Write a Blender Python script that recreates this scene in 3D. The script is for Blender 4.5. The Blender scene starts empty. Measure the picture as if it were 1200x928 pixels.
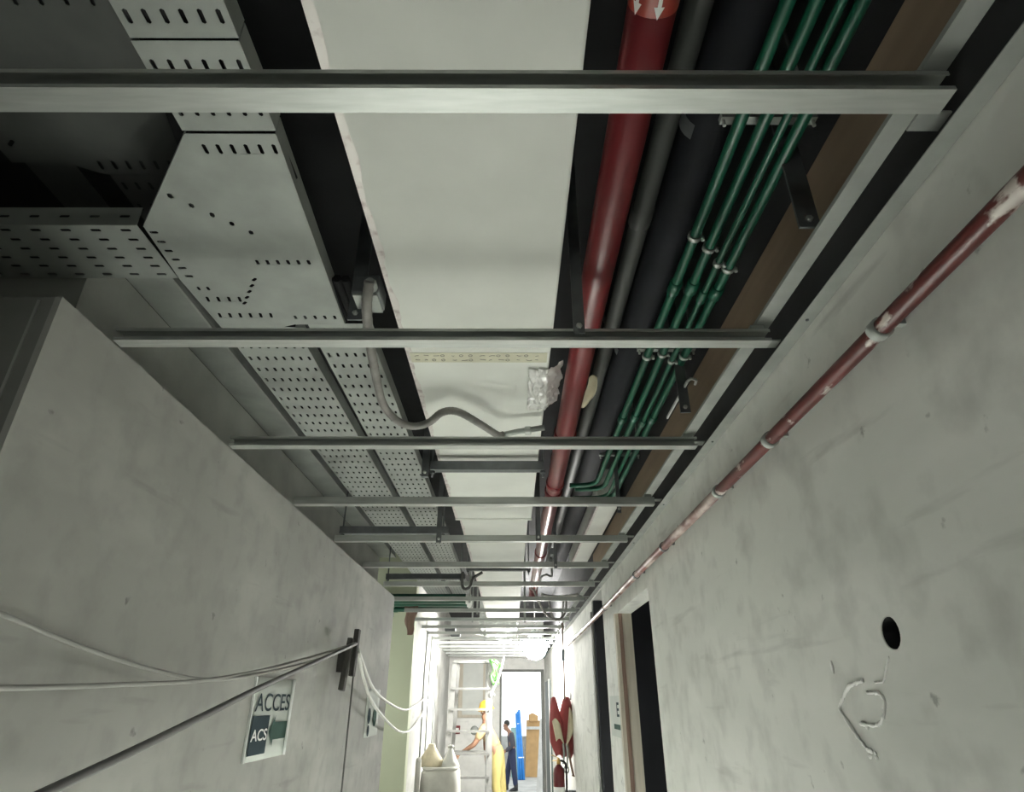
import bpy, bmesh, math, random
from mathutils import Vector, Matrix, noise
from mathutils.geometry import tessellate_polygon

random.seed(7)
PI = math.pi
C = bpy.context.scene.collection
EYE = 2.1                                   # camera height above the floor

# ------------------------------------------------------------------ materials
def mat(name, col, rough=.7, metal=0., var=.12, scale=6., col2=None, bump=0., stretch=(1, 1, 1), emit=None, estr=0., trans=0., spec=None, detail=5, contrast=(.3, .7)):
    m = bpy.data.materials.new(name); m.use_nodes = True
    nt = m.node_tree; b = nt.nodes['Principled BSDF']
    b.inputs['Roughness'].default_value = rough
    b.inputs['Metallic'].default_value = metal
    if spec is not None: b.inputs['Specular IOR Level'].default_value = spec
    if trans: b.inputs['Transmission Weight'].default_value = trans
    tc = nt.nodes.new('ShaderNodeTexCoord'); mp = nt.nodes.new('ShaderNodeMapping')
    mp.inputs['Scale'].default_value = stretch
    nt.links.new(tc.outputs['Object'], mp.inputs['Vector'])
    nz = nt.nodes.new('ShaderNodeTexNoise'); nz.inputs['Scale'].default_value = scale; nz.inputs['Detail'].default_value = detail
    nt.links.new(mp.outputs['Vector'], nz.inputs['Vector'])
    rp = nt.nodes.new('ShaderNodeValToRGB')
    rp.color_ramp.elements[0].position, rp.color_ramp.elements[1].position = contrast
    c2 = col2 or tuple(min(1, c * (1 + var)) for c in col)
    c1 = col if col2 else tuple(c * (1 - var) for c in col)
    rp.color_ramp.elements[0].color = (*c1, 1); rp.color_ramp.elements[1].color = (*c2, 1)
    nt.links.new(nz.outputs['Fac'], rp.inputs['Fac']); nt.links.new(rp.outputs['Color'], b.inputs['Base Color'])
    if bump:
        n2 = nt.nodes.new('ShaderNodeTexNoise'); n2.inputs['Scale'].default_value = scale * 5; n2.inputs['Detail'].default_value = 6
        nt.links.new(mp.outputs['Vector'], n2.inputs['Vector'])
        bp = nt.nodes.new('ShaderNodeBump'); bp.inputs['Strength'].default_value = bump; bp.inputs['Distance'].default_value = .01
        nt.links.new(n2.outputs['Fac'], bp.inputs['Height']); nt.links.new(bp.outputs['Normal'], b.inputs['Normal'])
    if emit:
        b.inputs['Emission Color'].default_value = (*emit, 1); b.inputs['Emission Strength'].default_value = estr
    m['rp'] = 0
    return m

def plaster(name, base, light, dark, streak_rot=0.):
    """skim-coated wall: broad trowel patches, fine mottling, a few dark scuffs"""
    m = mat(name, base, rough=.85, var=.06, scale=1.3, bump=.12, contrast=(.35, .65))
    nt = m.node_tree; b = nt.nodes['Principled BSDF']
    src = b.inputs['Base Color'].links[0].from_socket
    tc = nt.nodes.new('ShaderNodeTexCoord')
    def layer(scale, stretch, lo, hi, col, fac, src, rot=(0, 0, 0)):
        mp = nt.nodes.new('ShaderNodeMapping'); mp.inputs['Scale'].default_value = stretch; mp.inputs['Rotation'].default_value = rot
        nt.links.new(tc.outputs['Object'], mp.inputs['Vector'])
        nz = nt.nodes.new('ShaderNodeTexNoise'); nz.inputs['Scale'].default_value = scale; nz.inputs['Detail'].default_value = 6
        nt.links.new(mp.outputs['Vector'], nz.inputs['Vector'])
        mr = nt.nodes.new('ShaderNodeMapRange'); mr.inputs[1].default_value = lo; mr.inputs[2].default_value = hi; mr.inputs[4].default_value = fac
        nt.links.new(nz.outputs['Fac'], mr.inputs[0])
        mx = nt.nodes.new('ShaderNodeMix'); mx.data_type = 'RGBA'
        nt.links.new(mr.outputs[0], mx.inputs[0]); nt.links.new(src, mx.inputs[6]); mx.inputs[7].default_value = (*col, 1)
        return mx.outputs[2]
    src = layer(2.2, (1, .5, 1.3), .46, .68, light, .9, src, (.5, 0, 0))
    src = layer(9., (1, 1, 1), .48, .75, dark, .4, src)
    src = layer(5., (1, .35, 3.2), .63, .74, dark, .42, src, (.6, 0, 0))
    src = layer(16., (1, 1, 1), .70, .76, tuple(c * .45 for c in dark), .6, src)
    nt.links.new(src, b.inputs['Base Color'])
    return m

M = {}
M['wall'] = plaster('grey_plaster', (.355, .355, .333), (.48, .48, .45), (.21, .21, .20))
M['wall_right'] = plaster('lit_grey_plaster', (.66, .67, .635), (.80, .80, .77), (.30, .30, .285))  # grey plaster lightened to carry the stronger light on the right wall
M['wall_rough'] = mat('shaded_unplastered_render', (.20, .205, .19), .9, var=.2, scale=4, bump=.3)  # rough render, its darker tone holds the shade of the left wall end
M['white_wall'] = plaster('pale_plaster', (.46, .46, .44), (.62, .62, .59), (.28, .28, .265))
M['beam'] = mat('bare_beam', (.38, .39, .365), .9, var=.15, scale=4, bump=.25)
M['end_wall'] = plaster('end_wall_paint', (.74, .74, .71), (.84, .84, .81), (.55, .55, .53))
M['olive'] = mat('olive_paint', (.43, .46, .33), .7, var=.05, scale=2)
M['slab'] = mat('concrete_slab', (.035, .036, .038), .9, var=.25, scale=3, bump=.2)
M['floor'] = mat('dusty_floor', (.42, .42, .40), .8, var=.2, scale=2.5, bump=.1)
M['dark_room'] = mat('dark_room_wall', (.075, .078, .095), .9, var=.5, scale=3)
M['galv'] = mat('galvanised_steel', (.47, .49, .47), .44, .6, var=.10, scale=22, stretch=(.4, 4, 4))
M['galv_dull'] = mat('dull_galvanised_steel', (.36, .38, .36), .6, .25, var=.15, scale=9)
M['tray'] = mat('galvanised_tray', (.33, .35, .33), .55, .3, var=.14, scale=7)
M['tray_shaded'] = mat('shaded_zinc_tray', (.085, .09, .086), .6, .3, var=.2, scale=5)  # tray steel darkened to hold the shade of the upper left corner
M['strut'] = mat('dark_strut_steel', (.14, .15, .155), .6, .4, var=.2, scale=14)
M['duct'] = mat('duct_board', (.80, .81, .77), .75, var=.06, scale=3.5, bump=.05)
M['tape'] = mat('aluminium_tape', (.74, .70, .68), .45, .4, col2=(.42, .34, .34), scale=28, contrast=(.5, .75))
M['cream_tape'] = mat('cream_printed_tape', (.62, .60, .47), .6, var=.08, scale=10)
M['ink'] = mat('grey_ink', (.12, .12, .11), .7)
M['foil'] = mat('crumpled_foil', (.95, .95, .93), .3, .6, var=.1, scale=18)
M['red'] = mat('red_paint_gloss', (.13, .012, .015), .30, var=.14, scale=4)
M['red_band'] = mat('orange_red_band', (.26, .03, .018), .4, var=.08, scale=8)
M['white'] = mat('white_paint', (.88, .88, .86), .6, var=.04)
M['rust_pipe'] = mat('flaking_red_paint', (.095, .016, .014), .35, var=.2, scale=14, stretch=(1, .25, 1))
def flakes(m, col, lo, hi, scale, stretch):
    nt = m.node_tree; b = nt.nodes['Principled BSDF']; src = b.inputs['Base Color'].links[0].from_socket
    tc = nt.nodes.new('ShaderNodeTexCoord'); mp = nt.nodes.new('ShaderNodeMapping'); mp.inputs['Scale'].default_value = stretch
    nz = nt.nodes.new('ShaderNodeTexNoise'); nz.inputs['Scale'].default_value = scale; nz.inputs['Detail'].default_value = 8
    mr = nt.nodes.new('ShaderNodeMapRange'); mr.inputs[1].default_value = lo; mr.inputs[2].default_value = hi
    mx = nt.nodes.new('ShaderNodeMix'); mx.data_type = 'RGBA'; mx.inputs[7].default_value = (*col, 1)
    nt.links.new(tc.outputs['Object'], mp.inputs['Vector']); nt.links.new(mp.outputs['Vector'], nz.inputs['Vector'])
    nt.links.new(nz.outputs['Fac'], mr.inputs[0]); nt.links.new(mr.outputs[0], mx.inputs[0]); nt.links.new(src, mx.inputs[6])
    nt.links.new(mx.outputs[2], b.inputs['Base Color'])
flakes(M['rust_pipe'], (.62, .56, .52), .57, .62, 26, (1, .45, 1))
M['grey_pipe'] = mat('grey_pvc', (.045, .048, .045), .6, var=.1)
M['navy'] = mat('black_rubber_insulation', (.005, .006, .010), .85, var=.3, scale=8)
M['green'] = mat('green_plastic_pipe', (.005, .075, .042), .38, var=.12, scale=6)
M['bright_green'] = mat('bright_green_cable', (.10, .36, .07), .5, var=.2, scale=20)
M['brown'] = mat('brown_board', (.26, .19, .13), .75, var=.14, scale=5, stretch=(1, .3, 3))
M['cardboard'] = mat('cardboard', (.46, .29, .13), .85, var=.1)
M['conduit'] = mat('grey_flex_conduit', (.21, .20, .19), .5, var=.2, scale=20)
M['cable_white'] = mat('white_cable', (.66, .66, .62), .5, var=.06)
M['cable_grey'] = mat('dusty_grey_cable', (.30, .30, .28), .6, var=.1)
M['cable_dark'] = mat('dark_cable', (.10, .10, .095), .6, var=.15)
M['wood_dark'] = mat('dark_weathered_wood', (.04, .038, .034), .8, var=.4, scale=20, stretch=(3, 3, .4))
M['wood'] = mat('pale_timber', (.50, .46, .38), .75, var=.12, scale=12, stretch=(3, 3, .3))
M['wood_brown'] = mat('brown_timber', (.20, .13, .10), .75, var=.2, scale=12, stretch=(3, 3, .3))
M['paper'] = mat('sign_paper', (.56, .59, .56), .8, var=.05, spec=.15)
M['sign_blue'] = mat('sign_slate', (.045, .065, .075), .95, var=.1, spec=.05)
M['sign_green'] = mat('sign_green', (.06, .105, .09), .95, var=.1, spec=.05)
M['pale_edge'] = mat('clear_sleeve', (.85, .87, .86), .2, var=.05)  # pale opaque tone for the sign edges and bracket strip
M['black'] = mat('black_void', (.012, .012, .013), .9)
M['opening_dark'] = mat('opening_shade_tone', (.016, .017, .022), .6, var=.3, scale=3)
M['alu'] = mat('ladder_aluminium', (.27, .27, .26), .5, .5, var=.12, scale=12)
M['skin'] = mat('skin', (.30, .16, .10), .6, var=.05)
M['hair'] = mat('dark_hair', (.02, .018, .016), .7)
M['tan'] = mat('tan_workwear', (.48, .36, .20), .85, var=.1, scale=8)
M['yellow'] = mat('yellow_workwear', (.42, .35, .13), .85, var=.1, scale=8)
M['helmet'] = mat('yellow_helmet', (.80, .45, .03), .35, var=.04)
M['shirt'] = mat('dark_grey_shirt', (.06, .06, .075), .85, var=.15)
M['trousers'] = mat('navy_trousers', (.022, .03, .07), .85, var=.15)
M['boot'] = mat('black_boot', (.02, .02, .02), .6)
M['blue'] = mat('blue_plastic_pipe', (.03, .22, .62), .4, var=.12)
M['sack'] = mat('grey_woven_bag', (.48, .48, .44), .9, var=.12, scale=6, bump=.2)
M['cream'] = mat('cream_sack', (.55, .50, .36), .9, var=.16, scale=9, bump=.3)
M['film'] = mat('cloudy_plastic', (.52, .53, .50), .35, var=.15, scale=6, bump=.4)
M['red_cloth'] = mat('red_cloth', (.27, .05, .05), .8, var=.2, scale=8)
M['brass'] = mat('brass', (.55, .36, .12), .35, .8)
M['door_grey'] = mat('grey_door_paint', (.58, .60, .57), .6, var=.06)
M['door_dark'] = mat('dark_green_grey_paint', (.06, .085, .075), .5, var=.1)
M['lamp'] = mat('lamp_glass', (1, 1, 1), .4, emit=(1., .985, .94), estr=420.)
M['fill_back'] = mat('fill_glow_back', (1, 1, 1), .4, emit=(.97, 1., .95), estr=60.)
M['fill_floor'] = mat('fill_glow_floor', (1, 1, 1), .4, emit=(.97, 1., .95), estr=860.)
M['fill_side'] = mat('fill_glow_side', (1, 1, 1), .4, emit=(.97, 1., .95), estr=100.)
M['clear'] = mat('turquoise_sheet', (.25, .42, .40), .3, var=.1)

# ------------------------------------------------------------------ mesh tools
class MB:
    def __init__(s): s.v = []; s.f = []; s.sm = []
    def add(s, vs, fs, smooth=False):
        o = len(s.v); s.v += [Vector(v) for v in vs]; s.f += [[i + o for i in f] for f in fs]; s.sm += [smooth] * len(fs); return s
    def box(s, x0, x1, y0, y1, z0, z1):
        return s.add([(x0, y0, z0), (x1, y0, z0), (x1, y1, z0), (x0, y1, z0), (x0, y0, z1), (x1, y0, z1), (x1, y1, z1), (x0, y1, z1)],
                     [(0, 3, 2, 1), (4, 5, 6, 7), (0, 1, 5, 4), (1, 2, 6, 5), (2, 3, 7, 6), (3, 0, 4, 7)])
    def obox(s, c, ax, ay, az):
        c, ax, ay, az = map(Vector, (c, ax, ay, az))
        vs = [c + sx * ax + sy * ay + sz * az for sz in (-1, 1) for sx, sy in ((-1, -1), (1, -1), (1, 1), (-1, 1))]
        return s.add(vs, [(0, 3, 2, 1), (4, 5, 6, 7), (0, 1, 5, 4), (1, 2, 6, 5), (2, 3, 7, 6), (3, 0, 4, 7)])
    def bar(s, a, b, w, h, up=(0, 0, 1)):
        a, b = Vector(a), Vector(b); d = (b - a); t = d.normalized(); u = Vector(up)
        if abs(t.dot(u)) > .95: u = Vector((1, 0, 0))
        r = t.cross(u).normalized(); u = r.cross(t)
        return s.obox((a + b) / 2, d / 2, r * w / 2, u * h / 2)
    def tube(s, pts, r, n=10, caps=True, radii=None):
        pts = [Vector(p) for p in pts]; k = len(pts); rings = []
        t0 = (pts[1] - pts[0]).normalized(); u = Vector((0, 0, 1)) if abs(t0.z) < .9 else Vector((1, 0, 0))
        for i in range(k):
            t = (pts[min(i + 1, k - 1)] - pts[max(i - 1, 0)]).normalized()
            w = t.cross(u)
            if w.length < 1e-4: w = t.cross(Vector((1, .3, 0)))
            w.normalize(); u = w.cross(t).normalized()
            rr = radii[i] if radii else r
            rings.append([pts[i] + rr * (math.cos(a) * w + math.sin(a) * u) for a in [2 * PI * j / n for j in range(n)]])
        vs = [p for ring in rings for p in ring]
        fs = [(i * n + j, i * n + (j + 1) % n, (i + 1) * n + (j + 1) % n, (i + 1) * n + j) for i in range(k - 1) for j in range(n)]
        o = len(s.v); s.add(vs, fs, True)
        if caps:
            s.f += [[o + j for j in range(n)][::-1], [o + (k - 1) * n + j for j in range(n)]]; s.sm += [False, False]
        return s
    def prism(s, prof, a, b, axis):
        """closed profile extruded from a to b along axis 'x' or 'y'; prof in (y,z) or (x,z)"""
        n = len(prof)
        mk = (lambda t, p: (t, p[0], p[1])) if axis == 'x' else (lambda t, p: (p[0], t, p[1])) if axis == 'y' else (lambda t, p: (p[0], p[1], t))
        vs = [mk(a, p) for p in prof] + [mk(b, p) for p in prof]
        fs = [(i, (i + 1) % n, n + (i + 1) % n, n + i) for i in range(n)] + [tuple(range(n))[::-1], tuple(range(n, 2 * n))]
        return s.add(vs, fs)
    def lathe(s, prof, c, n=16, axis=(0, 0, 1)):
        c = Vector(c); q = Vector((0, 0, 1)).rotation_difference(Vector(axis)); vs = []
        for r, z in prof: vs += [c + q @ Vector((r * math.cos(2 * PI * j / n), r * math.sin(2 * PI * j / n), z)) for j in range(n)]
        k = len(prof)
        fs = [(i * n + j, i * n + (j + 1) % n, (i + 1) * n + (j + 1) % n, (i + 1) * n + j) for i in range(k - 1) for j in range(n)]
        o = len(s.v); s.add(vs, fs, True); s.f += [[o + j for j in range(n)][::-1], [o + (k - 1) * n + j for j in range(n)]]; s.sm += [False, False]
        return s
    def ball(s, c, r, n=14, sc=(1, 1, 1)):
        k = n // 2 + 1
        prof = [(math.sin(PI * i / (k - 1)), -math.cos(PI * i / (k - 1))) for i in range(k)]
        c = Vector(c); vs = []
        for a, z in prof: vs += [c + r * Vector((sc[0] * a * math.cos(2 * PI * j / n), sc[1] * a * math.sin(2 * PI * j / n), sc[2] * z)) for j in range(n)]
        return s.add(vs, [(i * n + j, i * n + (j + 1) % n, (i + 1) * n + (j + 1) % n, (i + 1) * n + j) for i in range(k - 1) for j in range(n)], True)
    def poly(s, outer, holes, z, flip=True):
        loops = [[Vector((x, y, 0)) for x, y in outer]] + [[Vector((x, y, 0)) for x, y in h] for h in holes]
        pts = [p for l in loops for p in l]
        return s.add([(p.x, p.y, z) for p in pts], [tuple(t) for t in tessellate_polygon(loops)])
    def sheet(s, nu, nv, fn):
        vs = [fn(i / nu, j / nv) for j in range(nv + 1) for i in range(nu + 1)]
        return s.add(vs, [(j * (nu + 1) + i, j * (nu + 1) + i + 1, (j + 1) * (nu + 1) + i + 1, (j + 1) * (nu + 1) + i) for j in range(nv) for i in range(nu)], True)

def obj(name, mb, m, parent=None, solid=0., bevel=0.):
    off = parent.matrix_world.translation.copy() if parent else Vector((0, 0, 0))
    if parent and parent.get('_w'): off = Vector(parent['_w'])
    me = bpy.data.meshes.new(name)
    me.from_pydata([tuple(v - off) for v in mb.v], [], [tuple(f) for f in mb.f]); me.update()
    for p, sm in zip(me.polygons, mb.sm): p.use_smooth = sm
    bm = bmesh.new(); bm.from_mesh(me); bmesh.ops.remove_doubles(bm, verts=bm.verts, dist=1e-6)
    bmesh.ops.recalc_face_normals(bm, faces=bm.faces); bm.to_mesh(me); bm.free()
    me.materials.append(M[m] if isinstance(m, str) else m)
    o = bpy.data.objects.new(name, me); C.objects.link(o)
    if parent: o.parent = parent
    o_w[o.name] = off
    if solid:
        md = o.modifiers.new('thickness', 'SOLIDIFY'); md.thickness = solid; md.offset = 0
    if bevel:
        md = o.modifiers.new('bevel', 'BEVEL'); md.width = bevel; md.segments = 2; md.limit_method = 'ANGLE'
    return o
o_w = {}
_obj = obj
def obj(name, mb, m, parent=None, **k):
    """a sub-part's parent has zero local offset from its own root, so the root's world base is what counts"""
    if parent:
        root = parent
        while root.parent: root = root.parent
        base = root.location.copy()
        class P: pass
        o = _obj(name, shifted(mb, -base), m, None, **k)
        o.parent = parent
        return o
    return _obj(name, mb, m, None, **k)
def shifted(mb, d):
    n = MB(); n.v = [v + d for v in mb.v]; n.f = mb.f; n.sm = mb.sm; return n
def thing(name, label, cat, loc, group=None):
    o = bpy.data.objects.new(name, None); C.objects.link(o); o.location = loc
    o.empty_display_size = .1
    return tag(o, label, cat, group)
def tag(o, label, cat, group=None):
    o['label'] = label; o['category'] = cat
    if group: o['group'] = group
    return o
def struct(name, mb, m, **k):
    o = obj(name, mb, m, **k); o['kind'] = 'structure'; return o
def bake(o):
    dg = bpy.context.evaluated_depsgraph_get(); dg.update()
    me = bpy.data.meshes.new_from_object(o.evaluated_get(dg)); o.modifiers.clear(); o.data = me
def cutters(o, boxes):
    for b in boxes:
        md = o.modifiers.new('opening', 'BOOLEAN'); md.object = b; md.operation = 'DIFFERENCE'; md.solver = 'EXACT'
    bake(o)
    for b in boxes: bpy.data.objects.remove(b)
def text_mb(body, h, place, depth=.0006, bold=0.):
    cu = bpy.data.curves.new('lettering', 'FONT'); cu.body = body; cu.size = 1; cu.offset = bold
    o = bpy.data.objects.new('lettering', cu); C.objects.link(o)
    dg = bpy.context.evaluated_depsgraph_get(); dg.update()
    me = bpy.data.meshes.new_from_object(o.evaluated_get(dg))
    xs = [v.co.x for v in me.vertices]; ys = [v.co.y for v in me.vertices]
    x0, x1, y0, y1 = min(xs), max(xs), min(ys), max(ys)
    mb = MB(); mb.add([place((v.co.x - x0) / (x1 - x0), (v.co.y - y0) / (y1 - y0)) for v in me.vertices], [tuple(p.vertices) for p in me.polygons])
    bpy.data.objects.remove(o); bpy.data.curves.remove(cu)
    return mb
def curve_pts(pts, k=8):
    P = [Vector(p) for p in pts]; P = [2 * P[0] - P[1]] + P + [2 * P[-1] - P[-2]]; out = []
    for i in range(1, len(P) - 2):
        for j in range(k):
            t = j / k; a, b, c, d = P[i - 1:i + 3]
            out.append(.5 * ((2 * b) + (c - a) * t + (2 * a - 5 * b + 4 * c - d) * t * t + (3 * b - a - 3 * c + d) * t ** 3))
    return out + [P[-2]]
def sag(a, b, drop, k=14):
    a, b = Vector(a), Vector(b)
    return [a.lerp(b, i / k) - Vector((0, 0, drop * 4 * (i / k) * (1 - i / k))) for i in range(k + 1)]
ORD = ['nearest', 'second', 'third', 'fourth', 'fifth', 'sixth', 'seventh', 'eighth', 'ninth', 'tenth', 'eleventh', 'twelfth', 'thirteenth', 'fourteenth', 'fifteenth', 'sixteenth', 'seventeenth', 'eighteenth', 'nineteenth']

# ------------------------------------------------------------------ setting
R, L = .712, -.99
Z = lambda h: EYE + h                     # heights measured from the eye line
def box(*a): return MB().box(*a)
struct('floor', box(-4, 2.2, -4, 24, -.12, 0), 'floor')
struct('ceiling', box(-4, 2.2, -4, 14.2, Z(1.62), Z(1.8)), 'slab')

def tmp(mb):
    o = obj('cutter', mb, 'black'); o.data.materials.clear(); return o
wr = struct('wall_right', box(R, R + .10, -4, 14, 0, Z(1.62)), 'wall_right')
hole = MB().lathe([(.030, -.2), (.030, .2)], (R + .0, 1.222, Z(.115)), 18, (1, 0, 0))
cutters(wr, [tmp(box(R - .1, R + .3, 3.28, 4.39, -.1, Z(.53))), tmp(box(R - .1, R + .3, 4.96, 5.62, -.1, Z(.79))), tmp(hole)])
# dark rooms behind the two openings
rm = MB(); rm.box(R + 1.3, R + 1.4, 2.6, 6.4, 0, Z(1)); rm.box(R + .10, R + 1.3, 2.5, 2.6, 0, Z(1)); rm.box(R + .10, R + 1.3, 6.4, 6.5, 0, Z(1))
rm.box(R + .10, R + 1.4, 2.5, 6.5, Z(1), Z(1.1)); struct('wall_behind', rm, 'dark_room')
rb = MB(); rb.tube([(R + .0015, 1.222, Z(.115)), (R + .06, 1.222, Z(.115))], .0282, 24, caps=False); rb.lathe([(.034, 0), (.034, .1)], (R + .06, 1.222, Z(.115)), 18, (1, 0, 0)); struct('hole_shade', rb, 'black')  # black lining painted in for the shade inside the wall hole

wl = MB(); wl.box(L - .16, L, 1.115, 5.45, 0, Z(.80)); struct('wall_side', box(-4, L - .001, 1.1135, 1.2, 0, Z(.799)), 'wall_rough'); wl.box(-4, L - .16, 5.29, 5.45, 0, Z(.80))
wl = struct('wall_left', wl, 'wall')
up = MB(); up.box(-1.40, -1.15, 1.345, 5.45, Z(.70), Z(1.13)); struct('trim_2', up, 'beam')
bead = MB(); bead.box(L - .012, L + .003, 1.110, 1.118, 0, Z(.798)); bead.box(L - .05, L - .044, 1.111, 1.116, 0, Z(.79)); struct('trim_3', bead, 'wall')
wb = MB(); wb.box(L - .16, L, -4, -.2, 0, Z(1.62)); wb.box(-4, L - .16, -.36, -.2, 0, Z(1.62)); wb.box(-4, R + .2, -4.2, -4, 0, Z(1.62)); wb.box(-4.1, -4, -4, 8, 0, Z(1.62))
struct('wall_back', wb, 'wall')
# side passage behind the first left wall and the pale wall farther on
struct('wall_passage', box(-4, -1.07, 7.25, 7.41, 0, Z(1.62)), 'olive')
fl = MB().add([(-1.072, 7.411, 0), (-1.28, 14, 0), (-1.5, 14, 0), (-1.3, 7.411, 0), (-1.072, 7.411, Z(1.62)), (-1.28, 14, Z(1.62)), (-1.5, 14, Z(1.62)), (-1.3, 7.411, Z(1.62))],
              [(0, 1, 2, 3), (4, 5, 6, 7), (0, 1, 5, 4), (1, 2, 6, 5), (2, 3, 7, 6), (3, 0, 4, 7)])
struct('wall_far_left', fl, 'white_wall')
we = struct('wall_end', box(-1.5, R + .2, 14, 14.16, 0, Z(1.62)), 'end_wall')
cutters(we, [tmp(box(-.179, .641, 13.8, 14.4, -.1, Z(.558)))])
# bare space beyond the doorway: low parapet, open to the daylight
struct('wall_parapet', box(-4, 4, 22.6, 22.8, 0, 1.1), 'white_wall')
fr = MB(); fr.box(-.215, -.179, 13.97, 14.17, 0, Z(.60)); fr.box(.641, .70, 13.96, 14.17, 0, Z(.60)); fr.box(-.215, .70, 13.97, 14.17, Z(.558), Z(.60))
struct('door_1', fr, 'wall_rough')
# timber lining between the two openings on the right
tr = MB(); tr.box(R - .012, R + .10, 4.335, 4.39, 0, Z(.53)); struct('trim_4', tr, 'wood')
tr = MB(); tr.box(R + .012, R + .036, 4.328, 4.336, 0, Z(.53)); struct('trim_5', tr, 'wood_brown')
tr = MB(); tr.box(R - .014, R + .012, 5.62, 5.67, 0, Z(.70)); struct('trim_6', tr, 'white_wall')
dl = MB().box(R + .006, R + .80, 5.555, 5.60, .01, Z(.785)); dl = struct('opening_shade', dl, 'opening_dark')  # near-black panel added so the second opening looks unlit
# narrow dark door leaf in the right wall near the end
dr = struct('door_2', box(R - .03, R + .01, 11.9, 13.3, 0, Z(.34)), 'door_dark')
st = struct('trim_7', box(R - .045, R - .03, 11.85, 11.93, 0, Z(.36)), 'white_wall')
# grey hatch on the end wall with a cream frame
hb = thing('wall_hatch', 'grey metal hatch in a cream frame high on the end wall', 'hatch', (-.78, 13.99, Z(-.28)))
obj('hatch_door', box(-.98, -.56, 13.965, 13.985, Z(-.24), Z(.71)), 'door_grey', hb)
fm = MB(); fm.box(-1.06, -.98, 13.955, 13.995, Z(-.29), Z(.76)); fm.box(-.56, -.52, 13.955, 13.995, Z(-.29), Z(.76)); fm.box(-.98, -.56, 13.955, 13.995, Z(.71), Z(.76)); fm.box(-.98, -.56, 13.955, 13.995, Z(-.29), Z(-.24))
obj('hatch_frame', fm, 'wood', hb)
cp = thing('fire_call_point', 'small red fire call point on the end wall behind the ladder', 'call point', (-1.063, 13.97, Z(-.55)))
obj('housing', box(-1.12, -1.005, 13.94, 13.998, Z(-.58), Z(-.43)), 'red', cp, bevel=.01)
obj('button_glass', box(-1.095, -1.03, 13.932, 13.94, Z(-.535), Z(-.475)), 'white', cp)
bl = thing('alarm_bell', 'round grey alarm bell on the end wall right of the red call point', 'bell', (-.72, 13.98, Z(-.52)))
obj('gong', MB().lathe([(.085, 0), (.082, .02), (.06, .04), (.02, .05)], (-.72, 14.001, Z(-.52)), 18, (0, -1, 0)), 'galv_dull', bl)
obj('screw', MB().lathe([(.012, 0), (.012, .012)], (-.72, 13.95, Z(-.52)), 8, (0, -1, 0)), 'strut', bl)

# ------------------------------------------------------------------ ceiling grid
def cee(y, h=.041, w=.042, t=.0022, lip=.008, flip=False):
    z = Z(.80)
    return [(y, z), (y + w, z), (y + w, z + h), (y, z + h), (y, z + h - lip), (y + t, z + h - lip), (y + t, z + h - t), (y + w - t, z + h - t), (y + w - t, z + t), (y + t, z + t), (y + t, z + lip), (y, z + lip)] if not flip else [(2 * y + w - a, b) for a, b in cee(y, h, w, t, lip)]
BARS = [.598, 1.293, 1.990, 2.699, 3.414, 4.146, 4.890, 5.654] + [6.42 + .75 * i for i in range(10)]
for i, y in enumerate(BARS):
    x0 = L + .006 if i else -1.9
    if 5.46 < y < 7.3: x0 = -1.06
    if y >= 7.3: x0 = -1.07 - .0311 * (y - 7.25) + .01
    x1 = (.652, .648, .655, .655, .655, .655, .655, .655)[i] if i < 8 else .655
    g = 'galvanised cross channels of the ceiling grid'
    lab = ('galvanised C-shaped ceiling cross channel nearest the camera, running past the left wall end' if i == 0 else
           f'galvanised ceiling cross channel, {ORD[i]} from the camera, spanning the corridor')
    t = thing('cross_channel', lab, 'channel', (0, y + .02, Z(.8)), g)
    obj('channel_section', MB().prism(cee(y) if i == 0 else cee(y, .034, .036, flip=i > 2), x0, x1, 'x'), 'galv', t)
    if i == 0:
        k = MB()
        for q in range(12): k.box(.10 + q * .035, .118 + q * .035, y + .0385, y + .0397, Z(.815), Z(.823))
        obj('web_slots', k, 'black', t)
    # joining clip on the runner at the right end
    obj('end_clip', MB().box(x1 - .045, x1 - .012, y + .004, y + .030, Z(.842 if i == 0 else .8342), Z(.848)), 'galv_dull', t)
def runner(x0, x1, z, h, y0, y1):
    t = .002
    return MB().prism([(x0, z + h), (x0, z), (x1, z), (x1, z + h), (x1 - t, z + h), (x1 - t, z + t), (x0 + t, z + t), (x0 + t, z + h)], y0, y1, 'y')
t = thing('runner_channel', 'long galvanised runner channel lying above the right ends of the cross channels', 'channel', (.635, 4, Z(.849)))
obj('channel_section', runner(.617, .655, Z(.849), .010, -.6, 13.8), 'galv_dull', t)
t = thing('wall_angle', 'long galvanised angle strip fixed along the right wall at ceiling height', 'angle strip', (R - .02, 4, Z(.8)))
obj('flange', MB().box(R - .036, R - .001, -.6, 13.8, Z(.8), Z(.8025)), 'galv_dull', t)
obj('upstand', MB().box(R - .003, R - .0005, -.6, 13.8, Z(.8025), Z(.835)), 'galv_dull', t)
sc = MB()
for i in range(16): sc.lathe([(.004, 0), (.004, .003), (.001, .004)], (R - .018, .45 + i * .75, Z(.8)), 8, (0, 0, -1))
obj('screws', sc, 'strut', t)['kind'] = 'stuff'
for i, y in enumerate(BARS[:9]):
    o = obj('runner_bracket', MB().box(.656, R - .004, y + .075, y + .112, Z(.846), Z(.850)), 'galv_dull')
    tag(o, f'short galvanised bracket tying the runner to the right wall just past the {ORD[i]} cross channel', 'bracket', 'brackets between runner and wall')

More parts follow.
